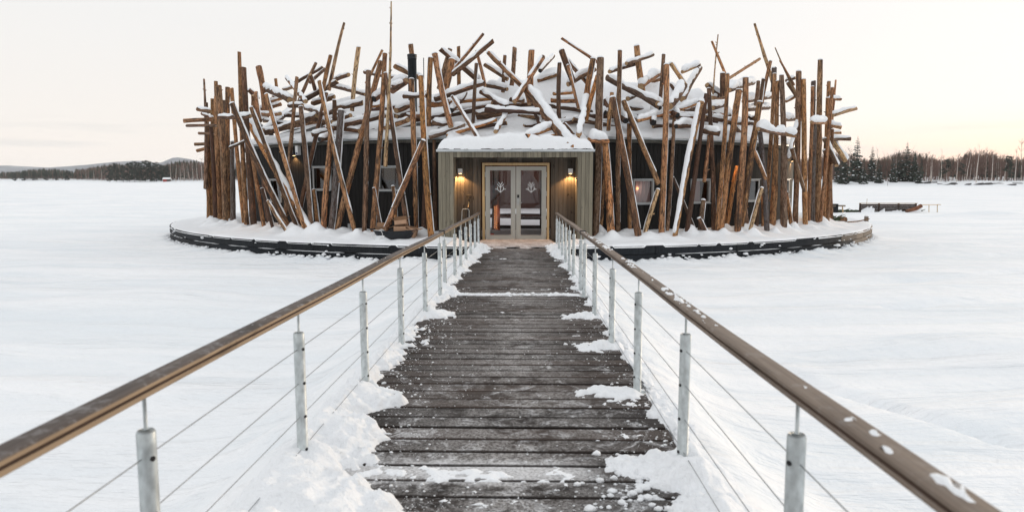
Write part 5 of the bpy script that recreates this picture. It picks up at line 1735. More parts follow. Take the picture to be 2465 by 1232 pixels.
def wall_lamp(th_or_xy, z, name, label, energy, r=None, size=(.125, .14, .14), body=M_WHITE, rz=0.0):
    t = empty(name, (*th_or_xy, z), rz)
    tag(t, label, 'lamp')
    m = MB()
    m.box((0, -size[1] / 2 - .002, 0), size)
    m.build('body', body, t)
    m = MB()
    m.box((0, -size[1] / 2 - .002, -size[2] / 2 - .004), (size[0] * .6, size[1] * .6, .006))
    m.build('lens', M_LENS, t)
    ld = bpy.data.lights.new('lamp_light', 'SPOT')
    ld.energy = energy
    ld.color = (1.0, .53, .20)
    ld.spot_size = RAD(128)
    ld.spot_blend = .35
    ld.shadow_soft_size = .025
    lo = bpy.data.objects.new('lamp_light', ld)
    COL.objects.link(lo)
    lo.parent = t
    lo.location = (0, -size[1] * .72 - .012, -size[2] / 2 - .02)
    return t


wall_lamp((-1.84, 19.795), 1.98, 'wall_lamp', 'small square wall lamp glowing above the shovel in the porch', 62)
wall_lamp((1.32, 19.795), 1.98, 'wall_lamp', 'small square wall lamp glowing in the porch opposite the shovel', 62)
c = pol(RW, -38.6)
wall_lamp((c[0], c[1]), 2.60, 'wall_lamp', 'dark downlight on the wall beside the white box', 30, size=(.11, .10, .14), body=M_BLACK, rz=RAD(-38.6))
c = pol(RW, 35.0)
wall_lamp((c[0], c[1]), 2.60, 'wall_lamp', 'downlight hidden behind logs beyond the pink curtained window', 34, size=(.11, .10, .14), body=M_BLACK, rz=RAD(35.0))
c = pol(RW, 61.5)
wall_lamp((c[0], c[1]), 2.50, 'wall_lamp', 'downlight hidden among logs at the sunlit end of the ring', 50, size=(.11, .10, .14), body=M_BLACK, rz=RAD(61.5))
c = pol(RW + .0, -37.3, 2.70)
t = empty('wall_unit', c, RAD(-37.3))
tag(t, 'white upright electrical box on the dark wall under the eave', 'wall box')
m = MB()
m.box((0, -.07, 0), (.14, .12, .30))
m.build('housing', M_WHITE, t)
m = MB()
m.box((0, -.132, -.10), (.11, .004, .05))
m.build('panel', M_NAVY, t)
c = pol(12.02, -26.0, .20)
t = empty('vent_box', c, RAD(-26))
tag(t, 'small pale grey box low on the wall by a leaning log', 'vent box')
m = MB()
m.box((0, -.04, 0), (.11, .08, .30))
m.build('cover', M_WINFRAME, t)
m = MB()
for k in range(4):
    m.box((0, -.083, -.09 + k * .06), (.08, .006, .02))
m.build('grille', M_ZINC, t)

# flue and the thin rod beside it
t = empty('flue_pipe', (-3.64, 22.6, 0))
tag(t, 'black round flue pipe rising through the logs', 'chimney')
m = MB()
m.tube([(0, 0, 3.6), (0, 0, 5.60)], .142, 24)
m.build('pipe', M_FLUE, t, True)
m = MB()
m.tube([(0, 0, 5.59), (0, 0, 5.60), (0, 0, 5.65), (0, 0, 5.66)], [.135, .153, .153, .135], 24)
m.build('collar', M_FLUE, t, True)
m = MB()
m.tube([(0, 0, 5.66), (0, 0, 5.675), (0, 0, 5.745), (0, 0, 5.755)], [.137, .158, .158, .13], 24)
m.build('cap', M_FLUE, t, True)
m = MB()
m.tube([(-3.18, 22.0, 4.2), (-3.18, 22.0, 5.54)], .014, 6)
tag(m.build('lightning_rod', M_FLUE), 'thin dark metal rod standing beside the flue', 'rod')
# ================================================================== LOGS
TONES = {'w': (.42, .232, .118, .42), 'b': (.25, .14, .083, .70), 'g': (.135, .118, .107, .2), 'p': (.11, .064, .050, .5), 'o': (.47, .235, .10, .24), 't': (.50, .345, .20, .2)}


def log_mesh(L, ra, rb, seed, ea, eb, knotty):
    q = random.Random(seed)
    n = 12 if ra > .05 else 9
    m_ = max(5, min(26, int(L / .28)))
    ph, amp = q.uniform(0, 6.28), q.uniform(.15, .55) * ra * min(1, L / 2.5)
    ph2 = q.uniform(0, 6.28)
    lob = [q.uniform(-.055, .055) for _ in range(n)]
    V, F, MI = [], [], []
    zs = [0, .012] + [L * (i + 1) / m_ for i in range(m_ - 1)] + [L - .012, L]
    sl_a, sl_b = q.uniform(-.35, .35), q.uniform(-.35, .35)
    for j, z in enumerate(zs):
        t = z / L
        r = ra + (rb - ra) * t
        if j in (0, len(zs) - 1):
            r *= .93
        else:
            r *= 1 + q.uniform(-.045, .045)
        cx = amp * math.sin(t * 3.6 + ph) - amp * math.sin(ph) * (1 - t)
        cy = amp * math.sin(t * 2.9 + ph2)
        bx = q.randrange(n) if knotty and q.random() < .35 else -1
        for k in range(n):
            a = 2 * math.pi * k / n
            rr = r * (1 + lob[k] + q.uniform(-.025, .025) + (.22 if k == bx and 1 < j < len(zs) - 2 else 0))
            dz = 0
            if j <= 1:
                dz = sl_a * rr * math.cos(a)
            elif j >= len(zs) - 2:
                dz = sl_b * rr * math.cos(a + 1)
            V.append((cx + rr * math.cos(a), cy + rr * math.sin(a), z + dz))
    for j in range(len(zs) - 1):
        for k in range(n):
            F.append((j * n + k, j * n + (k + 1) % n, (j + 1) * n + (k + 1) % n, (j + 1) * n + k))
            MI.append(0)
    last = len(V) - n
    F.append(tuple(range(n - 1, -1, -1)))
    MI.append(1)
    F.append(tuple(range(last, len(V))))
    MI.append(2)
    if knotty:
        for _ in range(int(L * 1.1)):
            # a snapped branch stub
            z, a = L * q.uniform(.12, .97), q.uniform(0, 6.28)
            r = ra + (rb - ra) * z / L
            t = z / L
            cx = amp * math.sin(t * 3.6 + ph) - amp * math.sin(ph) * (1 - t)
            cy = amp * math.sin(t * 2.9 + ph2)
            dx, dy, sl, w = math.cos(a), math.sin(a), q.uniform(.02, .06), q.uniform(.010, .02)
            b = len(V)
            for s_, o_ in ((r * .8, 0), (r + sl, sl * .6)):
                for k in range(4):
                    u = k * 1.5708
                    V.append((cx + dx * s_ - dy * w * math.cos(u), cy + dy * s_ + dx * w * math.cos(u), z + o_ + w * math.sin(u)))
            for k in range(4):
                F.append((b + k, b + (k + 1) % 4, b + 4 + (k + 1) % 4, b + 4 + k))
                MI.append(0)
            F.append((b + 4, b + 5, b + 6, b + 7))
            MI.append(0)
    me = bpy.data.meshes.new('log')
    me.from_pydata(V, [], F)
    me.materials.append(M_LOG)
    me.materials.append(M_CHAR if ea == 'd' else M_CUT)
    me.materials.append(M_CHAR if eb == 'd' else M_CUT)
    me.polygons.foreach_set('material_index', MI)
    me.polygons.foreach_set('use_smooth', [x == 0 for x in MI])
    me.update()
    centre = lambda t: Vector((amp * math.sin(t * 3.6 + ph) - amp * math.sin(ph) * (1 - t), amp * math.sin(t * 2.9 + ph2), 0))
    return me, centre


def snow_on(L, ra, rb, nloc, s, amount, seed, centre, plaster=False, zlo=None):
    """ridge of snow along the upper side of a log, in the log's own frame; s = sine of its tilt from vertical"""
    q = random.Random(seed)
    V, F = [], []
    n = Vector(nloc)
    t = Vector((0, 0, 1)).cross(n)
    K = 13
    rm = (ra + rb) / 2

    def ridge(z0, z1, hmax, pm, ragged):
        J = max(6, min(46, int((z1 - z0) / .06)))
        b0 = len(V)
        o1, o2, o3 = q.uniform(0, 99), q.uniform(0, 99), q.uniform(0, 99)
        zz = np.linspace(0, 1, J + 1)
        h_n = 1 + .85 * fbm(zz * (z1 - z0) * 2.1 + o1, zz * 0, 3, 5) + .2 * fbm(zz * (z1 - z0) * 7 + o2, zz * 0, 2, 6)
        p_n = 1 + ragged * fbm(zz * (z1 - z0) * 4.2 + o3, zz * 0, 3, 9)
        p_m = 1 + ragged * fbm(zz * (z1 - z0) * 4.2 + o2, zz * 0, 3, 11)
        for j in range(J + 1):
            u = j / J
            z = z0 + (z1 - z0) * u
            tt = z / L
            r = (ra + (rb - ra) * tt)
            e = min(u, 1 - u) * (z1 - z0) / max(.05, min(hmax * 1.6, (z1 - z0) * .3))
            ef = math.sqrt(max(0.0, 1 - (1 - min(e, 1)) ** 2))
            h = hmax * max(.25, h_n[j]) * (.12 + .88 * ef)
            c = centre(tt)
            for k in range(K):
                w = -1 + 2 * k / (K - 1)
                phi = pm * (p_n[j] if w < 0 else p_m[j]) * w * (.55 + .45 * ef)
                prof_ = max(0.0, 1 - abs(w) ** 2.4) ** .8
                rr = r * (.99 if abs(w) < 1 else .955) + h * prof_
                # heavy snow bulges over its foot
                side = 1 + (.0 if amount < 1.5 else .12 * min(amount - 1, 1.5) * (1 - abs(w) ** 6) * prof_)
                d = n * (math.cos(phi) * rr) + t * (math.sin(phi) * rr * side)
                V.append((c.x + d.x, c.y + d.y, z + d.z))
        for j in range(J):
            for k in range(K - 1):
                a = b0 + j * K + k
                F.append((a, a + 1, a + K + 1, a + K))
        for j, flip in ((0, True), (J, False)):
            row = [b0 + j * K + k for k in range(K)]
            F.append(tuple(row if not flip else row[::-1]))

    if plaster:
        ridge(.25, L - .05, .028, .95, .7)
        return V, F
    if s > .20:
        h = amount * rm * (.16 + .78 * s ** 1.4)
        pm = .48 + .62 * s
        if s < .5:
            z0 = L * (.04 + q.random() * .12)
            ridge(z0, L - .02, h * .8, pm * .85, .35)
        else:
            # now and then a gap where snow has slid off
            if L > 1.6 and amount < 1.5 and q.random() < .3:
                cut = q.uniform(.3, .7) * L
                ridge(.01, cut - .06, h, pm, .3)
                ridge(cut + .06, L - .01, h * .9, pm, .3)
            else:
                ridge(.01, L - .01, h, pm, .8)
    elif amount >= .7:
        ridge(L * q.uniform(.45, .7), L - .03, amount * rm * .22, .55, .5)
    return V, F


def dome(L, rb, amount, seed, centre):
    """cap of snow on the upper cut end"""
    q = random.Random(seed)
    V, F = [], []
    c = centre(1.0)
    h = rb * (.30 + .38 * min(amount, 2))
    ox, oy = q.uniform(-.12, .25) * rb, q.uniform(-.2, .2) * rb
    rings = ((.99, -.03), (1.04, .12), (.98, .45), (.72, .82), (.34, .98))
    n = 12
    for rr, hh in rings:
        for k in range(n):
            a = 2 * math.pi * k / n
            w = 1 + q.uniform(-.06, .06)
            V.append((c.x + ox * hh + rb * rr * w * math.cos(a), c.y + oy * hh + rb * rr * w * math.sin(a), L + h * hh * w))
    V.append((c.x + ox, c.y + oy, L + h))
    for j in range(len(rings) - 1):
        for k in range(n):
            F.append((j * n + k, j * n + (k + 1) % n, (j + 1) * n + (k + 1) % n, (j + 1) * n + k))
    top = len(V) - 1
    for k in range(n):
        F.append(((len(rings) - 1) * n + k, (len(rings) - 1) * n + (k + 1) % n, top))
    return V, F


GROUPS = {'S': 'logs standing in the ring round the building', 'R': 'logs heaped on the roof', 'V': 'log ends sticking up from the roof heap', 'P': 'level logs jutting out of the ring'}
for i, (ax, ay, az, bx, by, bz, ra, rb, tone, amount, ea, eb, kind, label) in enumerate(LOGS):
    A, B = Vector((ax, ay, az)), Vector((bx, by, bz))
    if A.z > B.z:
        A, B, ra, rb, ea, eb = B, A, rb, ra, eb, ea
    d = B - A
    L_ = d.length
    d.normalize()
    quat = d.to_track_quat('Z', 'Y')
    me, centre = log_mesh(L_, ra, rb, 500 + i, ea, eb, kind in 'SV')
    o = link_mesh('log', me)
    o.location = A
    o.rotation_mode = 'QUATERNION'
    o.rotation_quaternion = quat
    tn = TONES[tone]
    j_ = random.Random(900 + i)
    f_ = j_.uniform(.80, 1.22)
    if tone in 'wb' and j_.random() < .28:
        gr = j_.uniform(.3, .75)
        tn = (tn[0] * (1 - gr) + .20 * gr, tn[1] * (1 - gr) + .155 * gr, tn[2] * (1 - gr) + .125 * gr, tn[3])
    o.color = (min(1, tn[0] * f_ * j_.uniform(.95, 1.05)), tn[1] * f_, tn[2] * f_ * j_.uniform(.9, 1.1), min(.95, max(.05, tn[3] + .07 + j_.uniform(-.14, .14))))
    tag(o, label, 'log', GROUPS[kind])
    if amount > 0:
        s = math.sqrt(max(0, 1 - d.z ** 2))
        plaster = label.startswith('log plastered')
        up = Vector((.28 * abs(d.z), 0, 1)) if not plaster else Vector((-.75, -.65, .1))
        nw = (up - d * up.dot(d))
        nw.normalize()
        if not plaster and abs(d.z) > .4:
            # wind packs the snow on the flank away from the approach
            nw.y = max(nw.y, .12 + .38 * max(0, abs(d.z) - .55))
            nw = nw - d * nw.dot(d)
            nw.normalize()
        nl = quat.inverted() @ nw
        V, F = snow_on(L_, ra, rb, nl, s, amount, 1300 + i, centre, plaster)
        if s < .8 and amount >= .3 and rb > .02:
            v2, f2 = dome(L_, rb, amount, 77 + i, centre)
            F += [tuple(x + len(V) for x in q) for q in f2]
            V += v2
        if V:
            mm = MB()
            mm.add(V, F)
            mm.build('snow_cap', M_SNOW, o, True)
# ================================================================== SMALL THINGS
# black pulk sledge with boxes
sled = empty('sled', (-3.66, 19.1, .055))
tag(sled, 'black plastic pulk sled holding cardboard boxes before the logs', 'sled')
m = MB()
lev = [(.0, .40, .19, .12), (.02, .47, .225, .0), (.16, .55, .262, -.0), (.285, .615, .29, 0), (.300, .665, .325, 0), (.285, .672, .330, 0), (.300, .60, .278, 0), (.05, .46, .215, 0)]
n_ = 28
rows = []
for li, (z, hx_, hy_, _) in enumerate(lev):
    row = []
    for k in range(n_):
        a = 2 * math.pi * k / n_
        e = .42
        x = hx_ * math.copysign(abs(math.cos(a)) ** e, math.cos(a))
        y = hy_ * math.copysign(abs(math.sin(a)) ** e, math.sin(a))
        zz = z
        if x < -.30 and z < .25:
            zz = z + (-.30 - x) ** 2 * 2.6
        if x < -.3 and z >= .25:
            zz = z + (-.30 - x) * .05
        if abs(x) < .5 and z > .25:
            zz -= .035 * (1 - (x / .5) ** 2)
        row.append((x, y, zz))
    rows.append(row)
vs = [p for r_ in rows for p in r_]
fs = []
for j in range(len(rows) - 1):
    for k in range(n_):
        fs.append((j * n_ + k, j * n_ + (k + 1) % n_, (j + 1) * n_ + (k + 1) % n_, (j + 1) * n_ + k))
fs.append(tuple(range(n_ - 1, -1, -1)))
fs.append(tuple((len(rows) - 1) * n_ + k for k in range(n_)))
m.add(vs, fs)
m.build('tub', M_SLED, sled, True)
m = MB()
m.tube([(-.50, -.325, .30), (-.30, -.345, .285), (-.255, -.355, .20), (-.27, -.35, .12), (-.36, -.34, .05), (-.46, -.33, .0), (-.52, -.30, .06), (-.60, -.26, .22), (-.62, -.24, .29)], .0085, 6)
m.build('cord', M_ROPE, sled, True)
m = MB()
m.box((-.25, -.352, .125), (.085, .006, .05))
m.build('tag', M_PAPER, sled)


def carton(loc, size, rz, tilt, label, flaps, lid=None):
    t = empty('cardboard_box', loc, 0)
    t.rotation_euler = (tilt[0], tilt[1], rz)
    tag(t, label, 'box', 'cardboard boxes in the sled')
    w, d, h = size
    th = .008
    m = MB()
    m.box((0, -d / 2 + th / 2, h / 2), (w, th, h)).box((0, d / 2 - th / 2, h / 2), (w, th, h))
    m.box((-w / 2 + th / 2, 0, h / 2), (th, d - 2 * th, h)).box((w / 2 - th / 2, 0, h / 2), (th, d - 2 * th, h))
    m.box((0, 0, th / 2), (w - 2 * th, d - 2 * th, th))
    m.build('body', M_CARD, t)
    for side, ang in flaps:
        m = MB()
        ln, dep = (w, d * .48) if side in 'fb' else (d, w * .42)
        m.box((0, dep / 2, 0), (ln - .01, dep, .005))
        o = m.build('flap', M_CARDIN if ang > 60 else M_CARD, t)
        rz_ = {'f': math.pi, 'b': 0, 'l': math.pi / 2, 'r': -math.pi / 2}[side]
        o.location = {'f': (0, -d / 2, h + .002), 'b': (0, d / 2, h + .002), 'l': (-w / 2, 0, h + .002), 'r': (w / 2, 0, h + .002)}[side]
        o.rotation_euler = (RAD(ang), 0, rz_)
    return t


carton((-4.03, 19.12, .12), (.30, .24, .30), .06, (0, .02), 'small open cardboard box at the cord end of the sled', (('f', 10), ('b', 70), ('l', -40), ('r', 30)))
bx_ = carton((-3.46, 19.05, .12), (.34, .30, .33), -.05, (0, 0), 'larger cardboard box with a white label in the sled middle', (('l', -20), ('r', -35), ('b', 60)))
m = MB()
m.box((-.04, -.152, .06), (.10, .003, .055))
m.build('label', M_PAPER, bx_)
carton((-3.22, 19.14, .17), (.32, .28, .24), -.12, (.05, .26), 'tilted cardboard box leaning out over the end of sled', (('r', 15), ('f', -25), ('b', -10)))
carton((-3.47, 19.15, .47), (.34, .26, .13), .12, (-.10, -.10), 'flat opened cardboard box lying on top of the others', (('f', -60), ('b', 75), ('r', 40), ('l', 55)))

# shovel and snow scoop inside the porch
sh = empty('shovel', (-1.60, 19.66, .02))
tag(sh, 'shovel with a black grip leaning on the porch wall under the lamp', 'shovel')
m = MB()
m.tube([(-.05, -.16, .30), (-.012, .003, .93)], .017, 8)
m.build('shaft', M_BLACK, sh, True)
m = MB()
m.tube([(-.012, .003, .93), (0, .02, 1.08)], .0165, 8)
m.build('shaft_middle', M_PALE, sh, True)
m = MB()
m.tube([(0, .02, 1.08), (.005, .03, 1.16)], .019, 8)
m.tube([(.005, .03, 1.15), (-.065, .035, 1.24), (-.062, .036, 1.262), (.072, .036, 1.262), (.075, .035, 1.24), (.005, .03, 1.15)], .015, 8)
m.build('grip', M_BLACK, sh, True)
m = MB()
for k in range(6):
    x0_, x1_ = -.15 + k * .05, -.10 + k * .05
    f0, f1 = -.04 * math.cos(x0_ / .15 * 1.5), -.04 * math.cos(x1_ / .15 * 1.5)
    for off in (0, .006):
        m.add([(x0_ - .05, -.24 + f0 + off, .0), (x1_ - .05, -.24 + f1 + off, .0), (x1_ - .05, -.15 + f1 + off, .34), (x0_ - .05, -.15 + f0 + off, .34)], [(0, 1, 2, 3) if off == 0 else (3, 2, 1, 0)])
m.build('blade', M_SLED, sh, True)
sc_ = empty('snow_scoop', (-1.66, 19.30, .02))
tag(sc_, 'wide snow scoop with a dark pan and thin metal loop handle in the porch', 'snow scoop')
m = MB()
m.tube([(-.13, -.02, .10), (-.125, .10, .50), (-.12, .20, .84), (-.10, .215, .885), (.06, .215, .885), (.085, .20, .84), (.09, .10, .50), (.10, -.02, .10)], .010, 8)
m.build('handle', M_ZINC, sc_, True)
m = MB()
m.box((0, .06, .20), (.50, .014, .36), 0, 0, Matrix.Rotation(-.28, 3, 'X'))
m.box((-.25, -.04, .14), (.012, .26, .22)).box((.25, -.04, .14), (.012, .26, .22)).box((0, -.05, .025), (.50, .28, .012))
m.build('pan', M_SLED, sc_)

# short mooring post, twigs and bits on the sunlit end of the platform
t = empty('mooring_post', (13.78, 27.75, .0))
tag(t, 'short weathered mooring post at the far edge of the platform', 'post')
m = MB()
m.tube([(0, 0, 0), (0, 0, .25), (0, 0, .26)], [.085, .08, .07], 10)
m.build('post', M_RIMGREY, t)
mm = MB()
v2, f2 = dome(.26, .08, .6, 5, lambda x: Vector((0, 0, 0)))
mm.add(v2, f2)
mm.build('snow_cap', M_SNOW, t, True)
t = empty('twig_heap', (12.15, 27.2, .0))
tag(t, 'heap of green spruce twigs beside the sunlit end of the ring', 'twigs')
m = MB()
q = random.Random(8)
for k in range(70):
    a, ln = q.uniform(0, 6.28), q.uniform(.15, .42)
    p = Vector((q.gauss(0, .16), q.gauss(0, .10), q.uniform(.02, .22)))
    dd = Vector((math.cos(a), math.sin(a), q.uniform(-.2, .9))).normalized() * ln
    m.tube([p, p + dd * .6, p + dd], [.022, .016, .004], 4)
m.build('twigs', M_TWIG, t)['kind'] = 'stuff'
t = empty('wooden_block', (12.62, 27.35, .04))
t.rotation_euler = (0, .1, .3)
tag(t, 'brown wooden block lying by the spruce twigs', 'block')
m = MB()
m.tube([(-.16, 0, .10), (.16, 0, .12)], [.12, .11], 12)
o = m.build('block', [M_LOG], t, True)
o.color = (.28, .15, .08, .4)
m = MB()
m.tube([(12.5, 26.6, .10), (12.9, 26.6, .13), (13.35, 26.65, .22)], [.022, .026, .018], 7)
o = m.build('stick', M_LOG, None, True)
o.color = (.30, .19, .11, .3)
tag(o, 'thin crooked stick lying on the platform snow by the twigs', 'stick')

# low timber screen with drifted snow out on the ice
t = empty('low_screen', (24.4, 46.3, -.5))
tag(t, 'long low dark timber screen streaked with drifted snow out on the ice', 'screen')
m = MB()
for k in range(4):
    z = .07 + k * .145
    o_ = MB().box((0, 0, z), (3.7, .05, .135)).build('plank', M_SCREEN, t)
    o_.location = (0, rng.uniform(-.01, .01), 0)
for x_ in (-1.85, -.6, .7, 1.85):
    MB().box((x_, .05, .31), (.09, .09, .64)).build('post', M_SCREEN, t)
MB().box((0, .02, .625), (3.84, .16, .035)).build('top_rail', M_PALE, t)
ux = np.linspace(-1.95, 1.9, 120)
uy = np.linspace(0, 1, 16)
UX, UY = np.meshgrid(ux, uy, indexing='ij')
hz_ = .46 * np.clip(.22 + 1.5 * fbm(UX / .42 + .8, UX * 0 + 3, 4, 140), .04, 1)
dz_ = hz_ * (1 - UY) ** 1.3
o = np_mesh('drift', np.stack([UX + .9 * hz_ * (1 - UY), -.035 - UY * .75 * (.3 + hz_), .02 + dz_ + .03 * fbm(UX / .2, UY / .2, 3, 143) * (1 - UY)], -1).reshape(-1, 3), grid_faces(120, 16)[:, ::-1], M_SNOW, t)
o['kind'] = 'stuff'
t = empty('split_log', (25.75, 45.6, -.5))
tag(t, 'reddish split log end resting by the dark screen on the ice', 'log')
m = MB()
m.tube([(-.55, 0, .12), (.1, 0, .30), (.45, 0, .50)], [.10, .13, .12], 10)
o = m.build('log', [M_LOG], t, True)
o.color = (.30, .14, .08, .35)
t = empty('bar_stand', (27.0, 46.0, -.5))
tag(t, 'thin wooden bar on two legs beside the dark screen on the ice', 'stand')
MB().tube([(-.75, 0, .53), (.70, 0, .55)], .022, 7).build('bar', M_PALE, t, True)
for x_ in (-.05, .50):
    MB().tube([(x_, 0, 0), (x_ - .03, 0, .54)], .024, 7).build('leg', M_PALE, t, True)
t = empty('twig_edging', (21.4, 46.6, -.5))
tag(t, 'low green edging of spruce twigs running to the dark screen', 'edging')
m = MB()
q = random.Random(18)
for k in range(420):
    a, ln = q.uniform(-.5, .5) + (math.pi if q.random() < .5 else 0), q.uniform(.12, .36)
    x_ = q.uniform(-2.0, 2.0) if k < 300 else q.uniform(3.9, 5.3)
    p = Vector((x_, q.gauss(0, .10), q.uniform(.0, .13)))
    dd = Vector((math.cos(a), math.sin(a) * .5, q.uniform(-.1, .5))).normalized() * ln
    m.tube([p, p + dd], [.03, .006], 4)
m.build('twigs', M_TWIG, t)['kind'] = 'stuff'
t = empty('ice_table', (20.9, 46.2, -.5))
tag(t, 'small dark stand with a ragged snowy top near the log building', 'stand')
MB().box((-.1, 0, .30), (.34, .3, .58)).build('body', M_RIM, t)
for x_, rz_ in ((-.35, .2), (.34, -.3)):
    MB().box((x_, -.05, .46), (.42, .32, .10), 0, rz_).build('top', M_RIMGREY, t)
MB().tube([(.42, -.1, 0), (.36, -.1, .42)], .04, 7).build('leg', M_PALE, t, True)
for x_, y_, h_ in ((23.3, 47.0, .92), (27.1, 49.2, .55)):
    m = MB()
    m.tube([(x_, y_, -.55), (x_ + .01, y_, -.5 + h_)], .012, 6)
    tag(m.build('stake', M_PALE), 'thin tall stake in the ice before the dark screen' if h_ > .7 else 'thin short stake standing in the ice beyond the dark screen', 'stake', 'stakes marking the ice')

# ================================================================== FAR BANKS
IH = lambda x, y: float(ground_h(np.array([float(x)]), np.array([float(y)]))[0])


def spruce_data(H, seed):
    q = random.Random(seed)
    tr, cr, sn = MB(), MB(), MB()
    tr.tube([(0, 0, -.3), (0, 0, H * .5), (0, 0, H * .98)], [H * .014, H * .008, .01], 6)
    z = H * .06
    while z < H * .985:
        u = 1 - z / H
        R_ = H * .21 * (u ** .85) * q.uniform(.75, 1.15) + .08
        nb = max(5, int(5 + 6 * u))
        a0 = q.uniform(0, 6.28)
        for b in range(nb):
            a = a0 + 2 * math.pi * b / nb + q.uniform(-.3, .3)
            r_ = R_ * q.uniform(.55, 1.15)
            dx, dy = math.cos(a), math.sin(a)
            w = r_ * .30
            droop = r_ * q.uniform(.15, .55)
            lift = r_ * .12
            px_, py_ = -dy, dx
            p0 = (0, 0, z)
            p1 = (dx * r_ * .5, dy * r_ * .5, z - droop * .3)
            p2 = (dx * r_, dy * r_, z - droop + lift)
            vs = [p0, (p1[0] + px_ * w, p1[1] + py_ * w, p1[2] - w * .5), p1, (p1[0] - px_ * w, p1[1] - py_ * w, p1[2] - w * .5), p2,
                  (dx * r_ * .8 + px_ * w * .7, dy * r_ * .8 + py_ * w * .7, p2[2] - w * .4), (dx * r_ * .8 - px_ * w * .7, dy * r_ * .8 - py_ * w * .7, p2[2] - w * .4)]
            cr.add(vs, [(0, 1, 2), (0, 2, 3), (1, 5, 2), (2, 5, 4), (2, 4, 6), (2, 6, 3)])
            # hanging fringe gives the branch depth
            cr.add([p1, p2, (p2[0] * .9, p2[1] * .9, p2[2] - r_ * .22), (p1[0], p1[1], p1[2] - r_ * .28)], [(0, 1, 2, 3)])
            if q.random() < .20 and u > .15:
                c = (dx * r_ * .72, dy * r_ * .72, (p1[2] + p2[2]) / 2 + .05 * r_ + .03)
                s_ = r_ * q.uniform(.10, .2)
                sn.add(IV * np.array([s_, s_, s_ * .45]) + np.array(c), IF)
        z += H * (.030 + .028 * u) * q.uniform(.8, 1.2)
    return tr, cr, sn


def bare_data(H, seed, spread=.2, fine=90, trunks=1):
    q = random.Random(seed)
    tr, cr = MB(), MB()
    for k in range(trunks):
        lx, ly = q.uniform(-.05, .05) * H, q.uniform(-.05, .05) * H
        pts = [Vector((k * .3, 0, -.3)), Vector((lx * .3 + k * .4, ly * .3, H * .35)), Vector((lx + k * .6, ly, H * .7)), Vector((lx * 1.2 + k * .5, ly, H))]
        tr.tube(pts, [H * .0125, H * .010, H * .006, .01], 6)
        for b in range(15):
            z = q.uniform(.28, .95)
            base = Vector((np.interp(z, [0, .35, .7, 1], [p.x for p in pts]), np.interp(z, [0, .35, .7, 1], [p.y for p in pts]), H * z))
            a = q.uniform(0, 6.28)
            ln = H * spread * (1.15 - z) * q.uniform(.7, 1.4) + H * .05
            tip = base + Vector((math.cos(a) * ln * .7, math.sin(a) * ln * .7, ln * q.uniform(.5, 1.0)))
            cr.tube([base, (base + tip) / 2 + Vector((0, 0, -ln * .06)), tip], [H * .0035, H * .002, .006], 3, 0, False)
            for t_ in range(fine // 15):
                f = q.uniform(.3, 1.0)
                p = base.lerp(tip, f)
                a2 = a + q.uniform(-1.3, 1.3)
                l2 = ln * q.uniform(.25, .55)
                e = p + Vector((math.cos(a2) * l2 * .6, math.sin(a2) * l2 * .6, l2 * q.uniform(.3, 1.0)))
                w = .018 + .0016 * H
                cr.add([p + Vector((w, 0, 0)), p - Vector((w, 0, 0)), e], [(0, 1, 2)])
    return tr, cr


def pine_data(H, seed, low=.38, n=20):
    q = random.Random(seed)
    tr, cr = MB(), MB()
    tr.tube([(0, 0, -.3), (q.uniform(-.2, .2), 0, H * .5), (q.uniform(-.3, .3), 0, H * .95)], [H * .014, H * .010, .03], 6)
    for c in range(n):
        z = H * (low + (.96 - low) * (c / (n - 1.0)))
        R_ = H * (.07 + .11 * math.sin(min(1, (1.02 - z / H) * 2.2) * 1.57))
        a = q.uniform(0, 6.28)
        cx, cy = math.cos(a) * R_ * q.uniform(.2, .9), math.sin(a) * R_ * q.uniform(.2, .9)
        for k in range(26):
            v = Vector((q.gauss(0, 1), q.gauss(0, 1), q.gauss(0, .6)))
            p = Vector((cx, cy, z)) + v * (H * .034)
            d1 = Vector((q.gauss(0, 1), q.gauss(0, 1), q.gauss(0, .5))).normalized() * H * .030
            d2 = Vector((q.gauss(0, 1), q.gauss(0, 1), q.gauss(0, .5))).normalized() * H * .020
            cr.add([p - d1, p + d2, p + d1, p - d2], [(0, 1, 2, 3)])
    return tr, cr


tree_lib = {}


def lib(kind, var):
    key = (kind, var)
    if key not in tree_lib:
        if kind == 'spruce':
            parts = list(zip(('trunk', 'crown', 'snow_clump'), spruce_data(13, 40 + var), (M_TRUNK, M_SPRUCE, M_SNOW)))
        elif kind == 'birch':
            parts = list(zip(('trunk', 'crown'), bare_data(11, 60 + var, .2, 90, 2 if var == 0 else 1), (M_BIRCH, M_TWIGS)))
        elif kind == 'bare':
            parts = list(zip(('trunk', 'crown'), bare_data(10, 80 + var, .22, 105), (M_TRUNK, M_TWIGS)))
        elif kind == 'evergreen':
            parts = list(zip(('trunk', 'crown'), pine_data(12, 105 + var, .10, 40), (M_TRUNK, M_SPRUCE)))
        else:
            parts = list(zip(('trunk', 'crown'), pine_data(12, 95 + var), (M_TRUNK, M_PINE)))
        out = []
        for nme, mb, mat in parts:
            o = mb.build(nme, mat)
            out.append((nme, o.data))
            bpy.data.objects.remove(o)
        tree_lib[key] = out
    return tree_lib[key]


HREF = {'evergreen': 12, 'spruce': 13, 'birch': 11, 'bare': 10, 'pine': 12}


